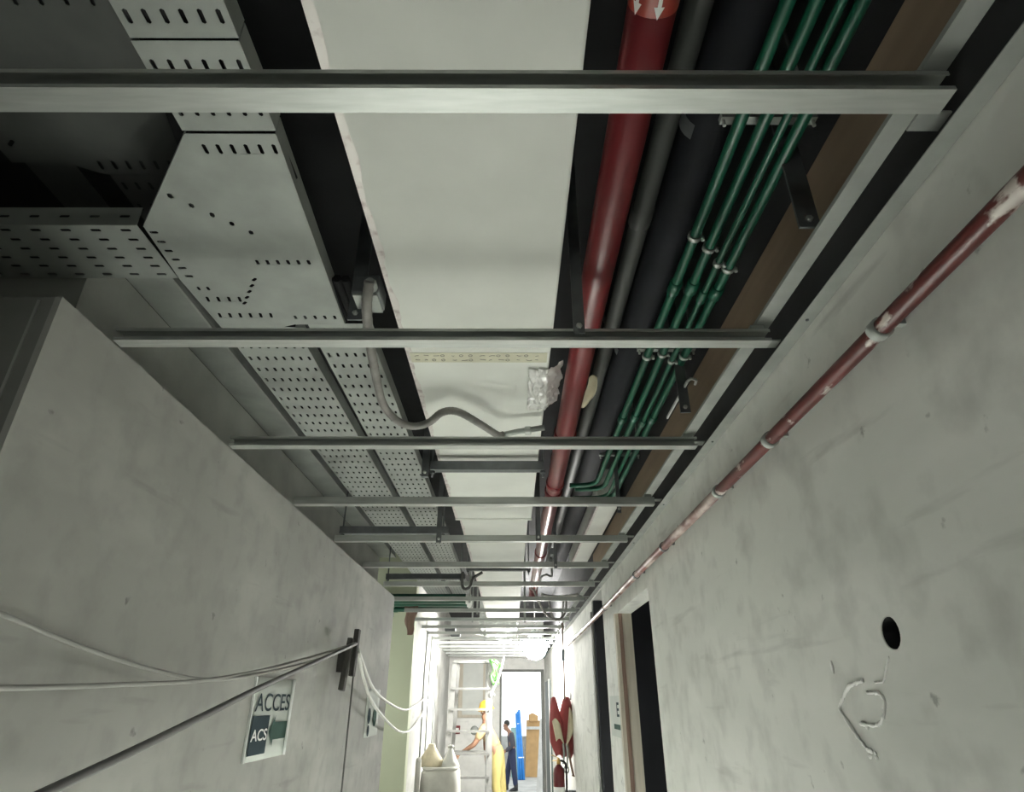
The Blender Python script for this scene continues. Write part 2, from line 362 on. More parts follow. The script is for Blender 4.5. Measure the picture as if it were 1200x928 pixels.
# flat hangers
def hanger(x, y, z0, z1, m, lab, w=.028, th=.006):
    t = thing('ceiling_hanger', lab, 'hanger', (x, y, z0), 'flat hangers holding the ceiling grid and trays')
    b = MB().box(x - w / 2, x + w / 2, y - th / 2, y + th / 2, z0, z1); obj('strap', b, m, t)
    obj('bolt', MB().lathe([(.008, 0), (.008, .006), (.004, .008)], (x, y - th / 2, z0 + .02), 6, (0, -1, 0)), 'galv', t)
    return t
hanger(.140 + .03, BARS[1] - .006, Z(.815), Z(1.6), 'strut', 'dark flat hanger fixed to the second cross channel beside the red pipe')
hanger(.155, BARS[4] - .006, Z(.80), Z(1.6), 'strut', 'dark flat hanger fixed to the fifth cross channel beside the red pipe')
hanger(-.40, BARS[4] - .006, Z(.79), Z(1.6), 'strut', 'dark flat hanger on the fifth cross channel, between perforated tray and white duct')
hanger(.30, BARS[5] - .012, Z(.79), Z(1.6), 'strut', 'dark flat hanger reaching below the sixth cross channel, right of the red pipe', .02)
hanger(-.36, BARS[7] - .006, Z(.78), Z(1.6), 'galv', 'pale flat hanger clipped to the eighth cross channel', .018)
hanger(.625, .985, Z(.885), Z(1.6), 'strut', 'dark flat hanger in front of the green pipes, next to the brown board', .045)
hanger(.600, 1.90, Z(.885), Z(1.6), 'strut', 'dark flat hanger in front of the green pipes, beyond the second cross channel', .035)
hanger(.545, 3.00, Z(.845), Z(1.6), 'strut', 'dark thin hanger beyond the fourth cross channel, right of the bent green pipes', .02)
hanger(-.33, BARS[8] - .006, Z(.78), Z(1.6), 'galv', 'pale flat hanger clipped to the ninth cross channel', .018)
hanger(-.42, BARS[9] - .006, Z(.78), Z(1.6), 'galv', 'pale flat hanger clipped to the tenth cross channel', .018)
hanger(-.34, BARS[11] - .006, Z(.70), Z(1.6), 'galv', 'pale flat hanger reaching below the twelfth cross channel', .024)
hanger(.16, BARS[9] - .006, Z(.78), Z(1.6), 'galv_dull', 'grey flat hanger on the tenth cross channel near the lamp', .024)
hanger(.12, BARS[12] - .006, Z(.74), Z(1.6), 'galv', 'pale flat hanger reaching below the thirteenth cross channel', .02)
hanger(-.10, BARS[13] - .006, Z(.70), Z(1.6), 'galv', 'pale flat hanger reaching below the fourteenth cross channel', .02)

# ------------------------------------------------------------------ cable trays
def slot_cell(mb, x0, x1, y0, y1, z, a, b, along='y'):
    cx, cy = (x0 + x1) / 2, (y0 + y1) / 2
    outer = [(x0, y0), (cx, y0), (x1, y0), (x1, cy), (x1, y1), (cx, y1), (x0, y1), (x0, cy)]
    k = .6
    inner = ([(-b, -a + b * k), (0, -a), (b, -a + b * k), (b, 0), (b, a - b * k), (0, a), (-b, a - b * k), (-b, 0)] if along == 'y' else
             [(-a + b * k, -b), (0, -b), (a - b * k, -b), (a, 0), (a - b * k, b), (0, b), (-a + b * k, b), (-a, 0)])
    vs = [(x, y, z) for x, y in outer] + [(cx + x, cy + y, z) for x, y in inner]
    mb.add(vs, [(i, (i + 1) % 8, 8 + (i + 1) % 8, 8 + i) for i in range(8)])
def perforated(x0, x1, y0, y1, z, n, pitch, a=.013, b=.0042, along='y'):
    mb = MB()
    if along == 'y':
        w = (x1 - x0) / n; k = max(1, round((y1 - y0) / pitch)); p = (y1 - y0) / k
        for i in range(n):
            for j in range(k): slot_cell(mb, x0 + i * w, x0 + (i + 1) * w, y0 + j * p, y0 + (j + 1) * p, z, a, b, 'y')
    else:
        w = (y1 - y0) / n; k = max(1, round((x1 - x0) / pitch)); p = (x1 - x0) / k
        for i in range(n):
            for j in range(k): slot_cell(mb, x0 + j * p, x0 + (j + 1) * p, y0 + i * w, y0 + (i + 1) * w, z, a, b, 'x')
    return mb
def slot(cx, cy, ang, a=.013, b=.0042):
    c, s = math.cos(ang), math.sin(ang); k = .6
    return [(cx + x * c - y * s, cy + x * s + y * c) for x, y in [(-b, -a + b * k), (0, -a), (b, -a + b * k), (b, 0), (b, a - b * k), (0, a), (-b, a - b * k), (-b, 0)]]
ZT = Z(1.02)
def tray(lab, x0, x1, y0, y1, n, z=ZT, pitch=.075, h=.05):
    t = thing('cable_tray', lab, 'cable tray', ((x0 + x1) / 2, (y0 + y1) / 2, z), 'perforated cable trays above the left side')
    obj('perforated_base', perforated(x0, x1, y0, y1, z, n, pitch), 'tray', t, solid=.0012)
    for x in (x0, x1): obj('side_flange', MB().box(x - .001, x + .001, y0, y1, z - .0006, z + h), 'tray', t)
    return t
tray('wide perforated cable tray along the left wall, its near length beside the tee', -.878, -.655, 1.575, 4.90, 8)
tray('wide perforated cable tray along the left wall, its far length under the dark struts', -.878, -.655, 4.912, 7.2, 8)
tray('narrow perforated cable tray between the wide tray and the white duct, near length', -.612, -.438, 1.555, 4.90, 6)
tray('narrow perforated cable tray between the wide tray and the white duct, far length', -.612, -.438, 4.912, 7.2, 6)
tray('perforated cable tray overhead at the top left, leading from the camera to the tee', -.655, -.470, .672, .858, 6, pitch=.093)
tray('perforated cable tray at the very top edge of the view, above the nearest cross channel', -.655, -.470, -.30, .669, 6, z=ZT + .003)
t = thing('cable_tray', 'perforated cable tray branching left over the end of the left wall', 'cable tray', (-1.5, 1.22, ZT), 'perforated cable trays above the left side')
obj('perforated_base', perforated(-2.42, -.895, 1.13, 1.334, ZT, 6, .0725, along='x'), 'tray', t, solid=.0012)
for y in (1.13, 1.334):
    fb = MB()
    if y < 1.2:
        for j in range(21):
            vsx0 = -2.42 + j * .0726; 
            cell = MB(); slot_cell(cell, vsx0, vsx0 + .0726, ZT, ZT + .055, y, .013, .004, 'x')
            fb.add([(v.x, y, v.y) for v in cell.v], cell.f)
        obj('side_flange', fb, 'tray', t, solid=.0015)
    else:
        obj('side_flange', fb.box(-2.42, -.895, y - .001, y + .001, ZT, ZT + .055), 'tray', t)
tc_ = MB(); random.seed(12)  # unseen black cables added behind the tray slots to darken them
def lay(pts, w, k, z):
    for q in range(k):
        o = (q + .5) / k - .5
        tc_.tube([(x + (o * w if d == 'y' else 0), y + (o * w if d == 'x' else 0), z + .0015 * (q % 2)) for x, y, d in pts], w / k * .56, 6)
lay([(-.7665, 1.36, 'y'), (-.7665, 7.1, 'y')], .215, 9, ZT + .018); lay([(-.525, 1.36, 'y'), (-.525, 7.1, 'y')], .166, 7, ZT + .018)
lay([(-.5625, -.28, 'y'), (-.5625, 1.0, 'y')], .176, 7, ZT + .020); lay([(-2.4, 1.232, 'x'), (-.9, 1.232, 'x')], .196, 8, ZT + .018)
lay([(-.5625, 1.0, 'y'), (-.5625, 1.37, 'y')], .12, 5, ZT + .016); lay([(-.9, 1.25, 'x'), (-.50, 1.25, 'x')], .17, 8, ZT + .040)
lay([(-.665, .91, 'x'), (-.49, .91, 'x')], .05, 3, ZT + .058); lay([(-.745, 1.08, 'x'), (-.49, 1.08, 'x')], .14, 6, ZT + .058); lay([(-.75, 1.44, 'x'), (-.53, 1.44, 'x')], .16, 7, ZT + .058)
tag(obj('slot_backing', tc_, 'black'), 'black cables added in the perforated trays so the slots look dark', 'cables')['kind'] = 'stuff'
# big tee fitting: pentagon plate with slotted margins
t = thing('tray_tee', 'large plain galvanised tray tee plate with slotted edges at upper left', 'tray fitting', (-.68, 1.2, ZT))
outer = [(-.652, .862), (-.470, .862), (-.500, 1.553), (-.650, 1.553), (-.700, 1.572), (-.878, 1.572), (-.890, 1.334), (-.878, 1.130)]
holes = [slot(-.628 + i * .0285, .90, 0) for i in range(6)]
holes += [slot(-.864 + i * .001, 1.150 + i * .034, PI / 2, .011) for i in range(6)]
holes += [slot(-.765 + i * .034, 1.030 + i * .030, .12, .008, .0055) for i in range(5)]
holes += [slot(-.655 + i * .0265, 1.262, 0, .010) for i in range(6)]
holes += [slot(-.69 - i * .017, 1.335 + i * .027, .85, .010) for i in range(5)]
holes += [slot(-.855 + i * .030, 1.425, .15) for i in range(4)] + [slot(-.855 + i * .030, 1.505, .15) for i in range(6)] + [slot(-.636 + i * .029, 1.515, 0, .010) for i in range(5)]
holes += [slot(-.858 + i * .026, 1.375, .1, .009) for i in range(2)]
obj('plate', MB().poly(outer, holes, ZT - .004), 'tray', t, solid=.0014)
obj('side_flange', MB().bar((-.471, .862, ZT + .02), (-.500, 1.553, ZT + .02), .002, .05), 'tray', t)
obj('side_flange', MB().bar((-.652, .862, ZT + .01), (-.878, 1.130, ZT + .01), .002, .03), 'tray', t)
# second fitting on a higher level, farther left
t = thing('tray_elbow', 'wide dark galvanised tray elbow plate behind the tee in the top left corner', 'tray fitting', (-1.0, .8, Z(1.17)))
outer = [(-1.35, .25), (-.715, .25), (-.715, .70), (-.755, .86), (-.80, 1.115), (-1.005, 1.115), (-1.08, 1.078), (-1.21, 1.078), (-1.21, .98), (-1.35, .90)]
holes = [slot(-1.07 + i * .048, .69, .1) for i in range(7)] + [slot(-1.0 + i * .034, 1.085, .1, .014) for i in range(6)] + [slot(-1.18, .99, .9), slot(-1.17, 1.02, .9)]
obj('plate', MB().poly(outer, holes, Z(1.17)), 'tray_shaded', t, solid=.0014)
obj('near_tail', perforated(-1.0, -.80, 1.12, 1.42, Z(1.175), 6, .075), 'tray_shaded', t, solid=.0012)
obj('far_tail', MB().box(-1.21, -1.09, 1.08, 1.42, Z(1.20), Z(1.202)), 'tray_shaded', t)
obj('side_flange', MB().box(-1.211, -1.209, .98, 1.08, Z(1.17), Z(1.25)), 'tray_shaded', t)
# solid trunking against the left wall
t = thing('cable_trunking', 'plain galvanised trunking running along the top of the left wall', 'trunking', (-1.08, 3.3, Z(1.13)))
obj('body', MB().box(-1.15, -1.012, 1.345, 5.44, Z(1.13), Z(1.19)), 'tray', t, bevel=.003)
obj('lid_edge', MB().box(-1.014, -1.006, 1.345, 5.44, Z(1.127), Z(1.142)), 'galv_dull', t)

# ------------------------------------------------------------------ white insulated duct
def duct(lab, x0, x1, y0, y1, z0, z1, near):
    t = thing('air_duct', lab, 'duct', ((x0 + x1) / 2, (y0 + y1) / 2, z0), 'white air duct lengths along the corridor')
    obj('casing', MB().box(x0, x1, y0, y1, z0, z1), 'duct', t, bevel=.006)
    n = int((y1 - y0) / .03); random.seed(3)
    w = [.015 + .004 * math.sin(i * .7) + random.uniform(-.003, .003) for i in range(n + 1)]
    vs = []; fs = []
    for i in range(n + 1):
        y = y0 + (y1 - y0) * i / n
        vs += [(x0 - .001, y, z0 + .05), (x0 - .001, y, z0 - .0012), (x0 + w[i], y, z0 - .0012)]
        if i: a = 3 * (i - 1); fs += [(a, a + 1, a + 4, a + 3), (a + 1, a + 2, a + 5, a + 4)]
    obj('edge_tape', MB().add(vs, fs), 'tape', t)
    return t
d1 = duct('wide pale grey boxed air duct overhead, its near length with printed tape', -.334, .128, -.8, 3.687, Z(1.0), Z(1.32), True)
d2 = duct('pale grey boxed air duct continuing past the joint toward the lamp', -.322, .112, 3.70, 8.9, Z(1.035), Z(1.32), False)
tp = obj('printed_tape', MB().box(-.325, .118, 1.692, 1.752, Z(1.0) - .0018, Z(1.0) - .0006), 'cream_tape', d1)
ink = MB(); random.seed(11)
x = -.31
while x < .10:
    for yy in (1.708, 1.736):
        w = random.uniform(.008, .02)
        if random.random() < .35:
            ink.tube([(x + .006 * math.cos(a), yy + .006 * math.sin(a), Z(1.0) - .0022) for a in [k * PI / 5 for k in range(11)]], .0009, 4)
        else:
            ink.tube([(x, yy + random.uniform(-.004, .004), Z(1.0) - .0022), (x + w * .5, yy + random.uniform(-.005, .005), Z(1.0) - .0022), (x + w, yy, Z(1.0) - .0022)], .0009, 4)
    x += .03
obj('printing', ink, 'ink', tp)
random.seed(5)
def foil(u, v):
    a = Vector((.062 + .066 * min(u * 1.6, 1) + (max(0, u - .62) * .13), 1.79 + .31 * v, 0)) 
    n_ = noise.noise(Vector((u * 9, v * 9, 1.3))) * .010 + noise.noise(Vector((u * 22, v * 22, 4))) * .005
    zz = Z(1.0) - .006 - abs(n_) + max(0, u - .62) * .10
    e = .012 * noise.noise(Vector((u * 7, v * 7, 9)))
    return (a.x + e, a.y + e * 1.5, zz - .006 * noise.noise(Vector((u * 40, v * 14, 2))))
obj('foil_patch', MB().sheet(26, 34, foil), 'foil', d1)
jt = MB().box(-.336, .130, 3.672, 3.69, Z(.992), Z(1.0)); obj('joint_flange', jt, 'duct', d1)

# ------------------------------------------------------------------ pipes on the right
t = thing('fire_pipe', 'thick glossy red fire main running along the corridor beside the white duct', 'pipe', (.227, 3, Z(1.0)))
px, pz, pr = .227, Z(1.0), .040
obj('pipe_run', MB().tube([(px, -.8, pz), (px, 2.3, pz), (px, 6.2, pz)], pr, 28), 'red', t)
for y in (2.33, 2.98, 3.10, 4.6):
    obj('coupling', MB().lathe([(pr, 0), (pr + .006, .003), (pr + .006, .05), (pr, .053)], (px, y, pz), 28, (0, 1, 0)), 'red', t)
obj('end_elbow', MB().tube([(px, 6.2 - .01, pz), (px, 6.23, pz - .005), (px, 6.28, pz - .03), (px, 6.30, pz - .07), (px, 6.30, pz - .10)], pr + .004, 20), 'red', t)
bd = MB().lathe([(pr + .0004, 0), (pr + .0007, .001), (pr + .0007, .249), (pr + .0004, .25)], (px, .345, pz), 28, (0, 1, 0)); bd = obj('flow_band', bd, 'red_band', t)
def arrow(a0):
    mb = MB(); r = pr + .0016
    vec = Vector((-px, 0, EYE - pz)).normalized(); base = math.atan2(vec.z, vec.x)
    def q(a, y): return (px + r * math.cos(base + a0 + a / r), y, pz + r * math.sin(base + a0 + a / r))
    w, h = .0032, .0085; y0, y1, y2 = .47, .577, .597
    for j in range(6):
        ya, yb = y0 + (y1 - y0) * j / 6, y0 + (y1 - y0) * (j + 1) / 6
        mb.add([q(-w, ya), q(w, ya), q(w, yb), q(-w, yb)], [(0, 1, 2, 3)])
    mb.add([q(-h, y1), q(0, y1), q(h, y1), q(0, y2)], [(0, 1, 3), (1, 2, 3)])
    return mb
for a0 in (-.62, .28): obj('flow_arrow', arrow(a0), 'white', bd)
# painted-over tag hanging between the pipes
tag(obj('pipe_tag', MB().sheet(8, 14, lambda u, v: (.275 + .03 * u + .006 * math.sin(v * 5), 1.90 + .22 * v, Z(1.02) + .012 * math.sin(u * 3 + v * 4))), 'cream', solid=.002), 'torn cream label hanging between the red fire main and the grey pipe', 'label')

t = thing('drain_pipe', 'grey plastic pipe running along right of the red fire main', 'pipe', (.344, 3, Z(1.15)))
obj('pipe_run', MB().tube([(.344, -.8, Z(1.15)), (.344, 5.8, Z(1.13))], .026, 20), 'grey_pipe', t)
for y in (1.2, 2.9): obj('socket', MB().lathe([(.026, 0), (.030, .003), (.030, .06), (.026, .063)], (.344, y, Z(1.148)), 20, (0, 1, 0)), 'grey_pipe', t)
t = thing('insulated_pipe', 'thick black insulated pipe between the grey pipe and the green pipes', 'pipe', (.455, 3, Z(1.2)))
obj('insulation', MB().tube([(.455, -.8, Z(1.2)), (.455, 5.9, Z(1.18))], .062, 24), 'navy', t)
for y in (.95, 1.95, 2.95, 3.9): obj('seam_band', MB().lathe([(.0625, 0), (.0645, .002), (.0645, .04), (.0625, .042)], (.455, y, Z(1.198)), 24, (0, 1, 0)), 'strut', t)
t = thing('insulated_pipe', 'slim black insulated pipe tight beside the green pipes', 'pipe', (.405, 3, Z(1.29)))
obj('insulation', MB().tube([(.385, -.8, Z(1.29)), (.385, 5.9, Z(1.29))], .035, 18), 'navy', t)
obj('seam_band', MB().lathe([(.0355, 0), (.0375, .002), (.0375, .04), (.0355, .042)], (.385, 1.9, Z(1.29)), 18, (0, 1, 0)), 'strut', t)

GP = [(.477, 1.08, .0135, 3.30, 'green plastic pipe running along, leftmost of the green pipes'), (.532, 1.09, .0135, 3.40, 'green plastic pipe running along, second of the green pipes from the left'),
      (.560, 1.06, .009, 3.46, 'slim green plastic pipe, third of the green pipes from the left'), (.606, 1.08, .0135, 3.54, 'green plastic pipe running along, rightmost of the green pipes by the brown board')]
for x, h, r, yb, lab in GP:
    t = thing('water_pipe', lab, 'pipe', (x, 2, Z(h)), 'green water pipes along the ceiling')
    q = [(x, -.8, Z(h)), (x, 1, Z(h)), (x, yb - .12, Z(h))] + [(x - .08 + .08 * math.cos(a), yb - .12 + .1 * math.sin(a), Z(h)) for a in (.4, .8, 1.2, 1.57)] + [(.33 if x < .5 else .37, yb - .02, Z(h))]
    obj('pipe_run', MB().tube(q, r, 14), 'green', t)
    for y in (1.33 + x * .2, 2.35):
        obj('socket', MB().lathe([(r, 0), (r + .005, .002), (r + .005, .05), (r, .052)], (x, y, Z(h)), 14, (0, 1, 0)), 'green', t)
    for y in (1.20 + (x - .45), 1.84, 2.62):
        cl = MB().lathe([(r + .0025, 0), (r + .0045, .001), (r + .0045, .014), (r + .0025, .015)], (x, y, Z(h)), 14, (0, 1, 0)); cl.lathe([(.005, 0), (.005, .014)], (x + r + .006, y + .007, Z(h)), 6, (0, 0, -1))
        obj('pipe_clip', cl, 'galv', t)
for y, lab in ((.90, 'thin galvanised rail carrying the green pipes past the nearest cross channel'), (1.86, 'thin galvanised rail carrying the green pipes just beyond the second cross channel'), (2.9, 'thin galvanised rail carrying the green pipes beyond the fourth cross channel')):
    tt = thing('pipe_rail', lab, 'rail', (.54, y, Z(1.115)), 'rails carrying the green pipes')
    obj('rail', MB().prism([(y, Z(1.115)), (y + .02, Z(1.115)), (y + .02, Z(1.13)), (y, Z(1.13))], .45, .655, 'x'), 'galv', tt)
    for x in (.456, .648): obj('threaded_rod', MB().tube([(x, y + .01, Z(1.1)), (x, y + .01, Z(1.61))], .004, 8), 'galv_dull', tt)
dk = MB().box(R - .0015, R + .002, -4, 14, Z(.837), Z(1.62)); struct('wall_shade', dk, 'slab')  # dark sheet standing in for the shade on the upper right wall
b = obj('brown_panel', MB().box(.693, .708, -.8, 5.2, Z(.93), Z(1.105)), 'brown', bevel=.002); tag(b, 'long brown board on edge along the right wall above the runner', 'board')
b = thing('pipe_bracket', 'bright slim metal bracket next to the brown board beyond the second cross channel', 'bracket', (.60, 2.0, Z(.98)))
obj('strip', MB().box(.605, .611, 1.86, 2.16, Z(.98), Z(.99)), 'pale_edge', b); obj('hook', MB().tube(curve_pts([(.608, 1.86, Z(.985)), (.615, 1.84, Z(.985)), (.635, 1.85, Z(.985)), (.64, 1.88, Z(.985))], 4), .005, 8), 'galv', b)
# drywall box beyond the green pipes
t = thing('boxed_duct', 'greyish boxed duct above the sixth cross channel by the right runner', 'duct', (.5, 4.6, Z(1.07)))
obj('casing', MB().box(.53, .66, 3.62, 5.6, Z(1.07), Z(1.3)), 'duct', t, bevel=.004); obj('edge_tape', MB().box(.528, .542, 3.62, 5.6, Z(1.068), Z(1.10)), 'tape', t)

# ------------------------------------------------------------------ struts
def strut(lab, x0, x1, y, z, rods):
    t = thing('support_strut', lab, 'strut', ((x0 + x1) / 2, y, z), 'dark steel struts under trays and duct')
    w, h, k = .041, .041, .003
    obj('strut', MB().prism([(y, z), (y + w, z), (y + w, z + h), (y + w - k, z + h), (y + w - k, z + k), (y + k, z + k), (y + k, z + h), (y, z + h)], x0, x1, 'x'), 'strut', t)
    for x in rods:
        obj('threaded_rod', MB().tube([(x, y + .02, z - .03), (x, y + .02, Z(1.61))], .005, 8), 'strut', t)
        obj('nut', MB().lathe([(.011, 0), (.011, .012)], (x, y + .02, z - .012), 6), 'strut', t)
strut('dark steel strut under the white duct between the third and fourth cross channels', -.36, .15, 2.60, Z(.93), (-.352, .145))
strut('dark steel strut under both trays just before the fifth cross channel', -.985, -.36, 3.50, Z(.865), (-.97, -.39))
strut('dark steel strut under both trays near the seventh cross channel', -.985, -.36, 4.96, Z(.865), (-.97, -.39))
strut('dark steel strut under the white duct near the seventh cross channel', -.35, .16, 4.96, Z(.93), (-.34, .145))
hanger(-.385, 2.62, Z(.90), Z(1.6), 'strut', 'dark angle hanger hanging beside the narrow tray beyond the third cross channel', .03, .02)
hanger(-.425, 1.40, Z(.93), Z(1.6), 'strut', 'dark grey flat hanger beside the tee plate, just before the second cross channel', .04, .006)

# flexible conduit with its junction box
t = thing('junction_box', 'small dark junction box in the gap left of the duct', 'junction box', (-.385, 1.36, Z(1.0)))
obj('box_body', MB().box(-.425, -.350, 1.33, 1.42, Z(.97), Z(1.03)), 'strut', t, bevel=.006); obj('gland', MB().lathe([(.017, 0), (.017, .02), (.012, .03)], (-.37, 1.33, Z(.985)), 10, (0, -1, 0)), 'galv_dull', t)
obj('cover', MB().box(-.420, -.355, 1.335, 1.415, Z(.964), Z(.97)), 'galv_dull', t)
t = thing('flexible_conduit', 'grey flexible conduit drooping across the duct above the third cross channel', 'conduit', (-.2, 2, Z(.92)))
q = curve_pts([(-.37, 1.30, Z(.985)), (-.385, 1.36, Z(.94)), (-.405, 1.52, Z(.92)), (-.430, 1.75, Z(.92)), (-.440, 1.92, Z(.92)), (-.41, 2.04, Z(.915)), (-.36, 2.085, Z(.915)), (-.30, 2.06, Z(.92)), (-.245, 1.985, Z(.925)), (-.19, 1.99, Z(.93)), (-.12, 2.075, Z(.925)), (-.05, 2.19, Z(.925)), (-.028, 2.20, Z(.93))], 10)
obj('hose', MB().tube(q, .0135, 12, radii=[.0135 + .0008 * (i % 2) for i in range(len(q))]), 'conduit', t)
obj('fitting', MB().tube([(-.03, 2.20, Z(.93)), (.03, 2.18, Z(.935)), (.13, 2.165, Z(.945))], .011, 12), 'galv_dull', t)
obj('collar', MB().lathe([(.016, 0), (.017, .004), (.017, .02), (.016, .024)], (.055, 2.177, Z(.937)), 12, (1, -.1, 0)), 'galv', t)
# black cable hook beside the seventh channel
tag(obj('cable_loop', MB().tube(curve_pts([(-.37, 4.86, Z(.90)), (-.37, 4.86, Z(.80)), (-.345, 4.85, Z(.77)), (-.31, 4.85, Z(.79)), (-.29, 4.86, Z(.85)), (-.22, 4.88, Z(.90))], 6), .011, 8), 'cable_dark'), 'short black cable loop dangling at the seventh cross channel left of the duct', 'cable')

# ------------------------------------------------------------------ passage pipes and distant services
for i, (y, h, r) in enumerate(((6.60, .95, .050), (6.82, .94, .040), (7.02, .90, .026))):
    t = thing('water_pipe', ('thick green pipe crossing high over the side passage, nearest of the three', 'green pipe crossing high over the side passage, middle of the three', 'slim green pipe crossing high over the side passage, farthest of the three')[i], 'pipe', (-1, y, Z(h)), 'green pipes crossing the side passage')
    obj('pipe_run', MB().tube([(-2.6, y, Z(h)), (-.44, y, Z(h))], r, 14), 'green', t)
    obj('end_cap', MB().lathe([(r + .004, 0), (r + .004, .04), (r * .6, .05)], (-.46, y, Z(h)), 14, (1, 0, 0)), 'white', t)
    obj('socket', MB().lathe([(r, 0), (r + .006, .003), (r + .006, .07), (r, .073)], (-1.3, y, Z(h)), 14, (1, 0, 0)), 'green', t)
t = thing('green_elbow', 'bright green pipe elbow beside the corner where the left wall ends', 'pipe', (-1.15, 6.0, Z(.86)))
obj('bend', MB().tube(curve_pts([(-1.30, 6.05, Z(.9)), (-1.2, 6.0, Z(.84)), (-1.14, 5.95, Z(.76)), (-1.13, 5.95, Z(.71))], 5), .05, 14), 'green', t)
obj('collar', MB().lathe([(.056, 0), (.056, .03)], (-1.13, 5.95, Z(.70)), 14), 'green', t)
tag(obj('plaster_scrap', MB().sheet(6, 16, lambda u, v: (-1.0 + (.07 - .045 * v) * (u - .5) * 2 + .01 * math.sin(v * 9), 6.48 + .02 * math.sin(u * 4 + v * 6), Z(.86 - .27 * v))), 'wood_brown', solid=.006), 'ragged brown scrap hanging from the grid at the passage corner', 'scrap')
# services beyond the end of the first duct
t = thing('fan_coil_box', 'pale ceiling unit box between far cross channels beyond the duct', 'ceiling unit', (-.1, 10, Z(.95)))
obj('casing', MB().box(-.45, .10, 9.4, 11.2, Z(.98), Z(1.35)), 'galv_dull', t, bevel=.01); obj('grille', perforated(-.38, .03, 9.55, 11.0, Z(.978), 5, .1), 'white', t)
t = thing('junction_box', 'small dark box on the far cross channels above the ladder', 'junction box', (-.15, 10.2, Z(.86)))
obj('box_body', MB().box(-.24, -.06, 10.0, 10.4, Z(.86), Z(.94)), 'galv_dull', t, bevel=.01); obj('cover', MB().box(-.22, -.08, 10.05, 10.35, Z(.855), Z(.86)), 'strut', t)
for i, (x, y) in enumerate(((-.80, 8.75), (-.79, 9.5))):
    t = thing('socket_box', ('small black box between far cross channels near the pale left wall', 'small black box one channel farther along the pale left wall')[i], 'box', (x, y, Z(.85)))
    obj('box_body', MB().box(x - .08, x + .06, y, y + .14, Z(.85), Z(.90)), 'strut', t, bevel=.006); obj('cover', MB().box(x - .075, x + .055, y + .005, y + .135, Z(.846), Z(.85)), 'black', t)
random.seed(21)
labs = ['slack grey cable looping below the grid left of the lamp', 'grey cable hanging in a deep loop before the lamp', 'thin pale cable draped over far cross channels above the ladder', 'thin dark cable drooping beside the runner near the lamp', 'pale cable crossing the grid right of the boxed duct', 'dark cable lying over the grid near the red pipe end']
pts = [[(.20, 6.0, Z(.98)), (.25, 6.1, Z(.90)), (.32, 6.3, Z(.80)), (.42, 6.5, Z(.745)), (.52, 6.6, Z(.76)), (.575, 6.65, Z(.86)), (.58, 6.65, Z(1.0))],
       [(.42, 7.0, Z(1.0)), (.45, 7.05, Z(.86)), (.50, 7.1, Z(.80)), (.56, 7.1, Z(.83)), (.59, 7.1, Z(1.0))],
       [(-.7, 9.0, Z(.86)), (-.4, 9.4, Z(.85)), (-.1, 9.6, Z(.80)), (.05, 9.66, Z(.83)), (.12, 9.6, Z(.86))],
       [(.60, 8.0, Z(.9)), (.61, 8.2, Z(.80)), (.60, 8.6, Z(.76)), (.61, 9.0, Z(.86))],
       [(.28, 5.7, Z(.86)), (.36, 5.78, Z(.855)), (.5, 5.82, Z(.86)), (.62, 5.85, Z(.88))],
       [(.27, 4.15, Z(.86)), (.29, 4.4, Z(.79)), (.27, 4.7, Z(.85)), (.24, 5.0, Z(.88)), (.26, 5.3, Z(.86))]]
for lab, p, r, m in zip(labs, pts, (.011, .009, .006, .007, .012, .008), ('conduit', 'conduit', 'cable_white', 'cable_dark', 'cable_white', 'cable_dark')):
    tag(obj('hanging_cable', MB().tube(curve_pts(p, 6), r, 8), m), lab, 'cable', 'loose cables in the ceiling grid')
pv = thing('pipe_valve', 'dark valve with small white clips hanging right of the red fire main', 'valve', (.31, 4.5, Z(.86)))
obj('body', MB().tube([(.30, 4.35, Z(.95)), (.30, 4.75, Z(.93))], .024, 12), 'strut', pv); obj('handle', MB().box(.27, .34, 4.52, 4.545, Z(.89), Z(.905)), 'white', pv); obj('stem', MB().tube([(.30, 4.53, Z(.93)), (.30, 4.53, Z(.89))], .008, 8), 'galv', pv)

# ------------------------------------------------------------------ flaking conduit on the right wall
XP = .665
t = thing('wall_pipe', 'flaking dark red pipe clipped along the right wall below the ceiling angle', 'pipe', (XP, 3, Z(.598)))
zz = lambda y: Z(.600 if y < 3.2 else .600 - .014 * min(1, (y - 3.2) / 2))
obj('pipe_run', MB().tube([(XP, y, zz(y)) for y in [-.8 + .4 * i for i in range(22)]], .0165, 18), 'rust_pipe', t)
obj('pale_length', MB().tube([(XP, y, zz(y)) for y in [1.9 + .3 * i for i in range(20)]], .0168, 18), mat('scraped_red_paint', (.13, .035, .03), .35, col2=(.60, .50, .46), scale=13, stretch=(1, .4, 1), contrast=(.42, .62)), t)
for y in (.92, 1.44, 1.87, 2.65, 3.3, 4.5):
    c_ = MB().lathe([(.018, 0), (.0205, .001), (.0205, .022), (.018, .023)], (XP, y, zz(y)), 16, (0, 1, 0)); c_.box(XP + .015, R, y + .004, y + .018, zz(y) + .008, zz(y) + .022)
    obj('clip', c_, 'galv_dull' if y < 2.4 else 'strut', t)
t = thing('drop_rod', 'thin dark rod hanging from the grid beside the lamp down to the red bundle', 'rod', (.628, 7.86, Z(.1)))
obj('rod', MB().tube([(.628, 7.84, Z(.85)), (.628, 7.86, Z(.02))], .009, 8), 'wood_brown', t); obj('hook', MB().tube([(.628, 7.83, Z(.55)), (.622, 7.83, Z(.45)), (.624, 7.83, Z(.43))], .02, 8), 'strut', t)

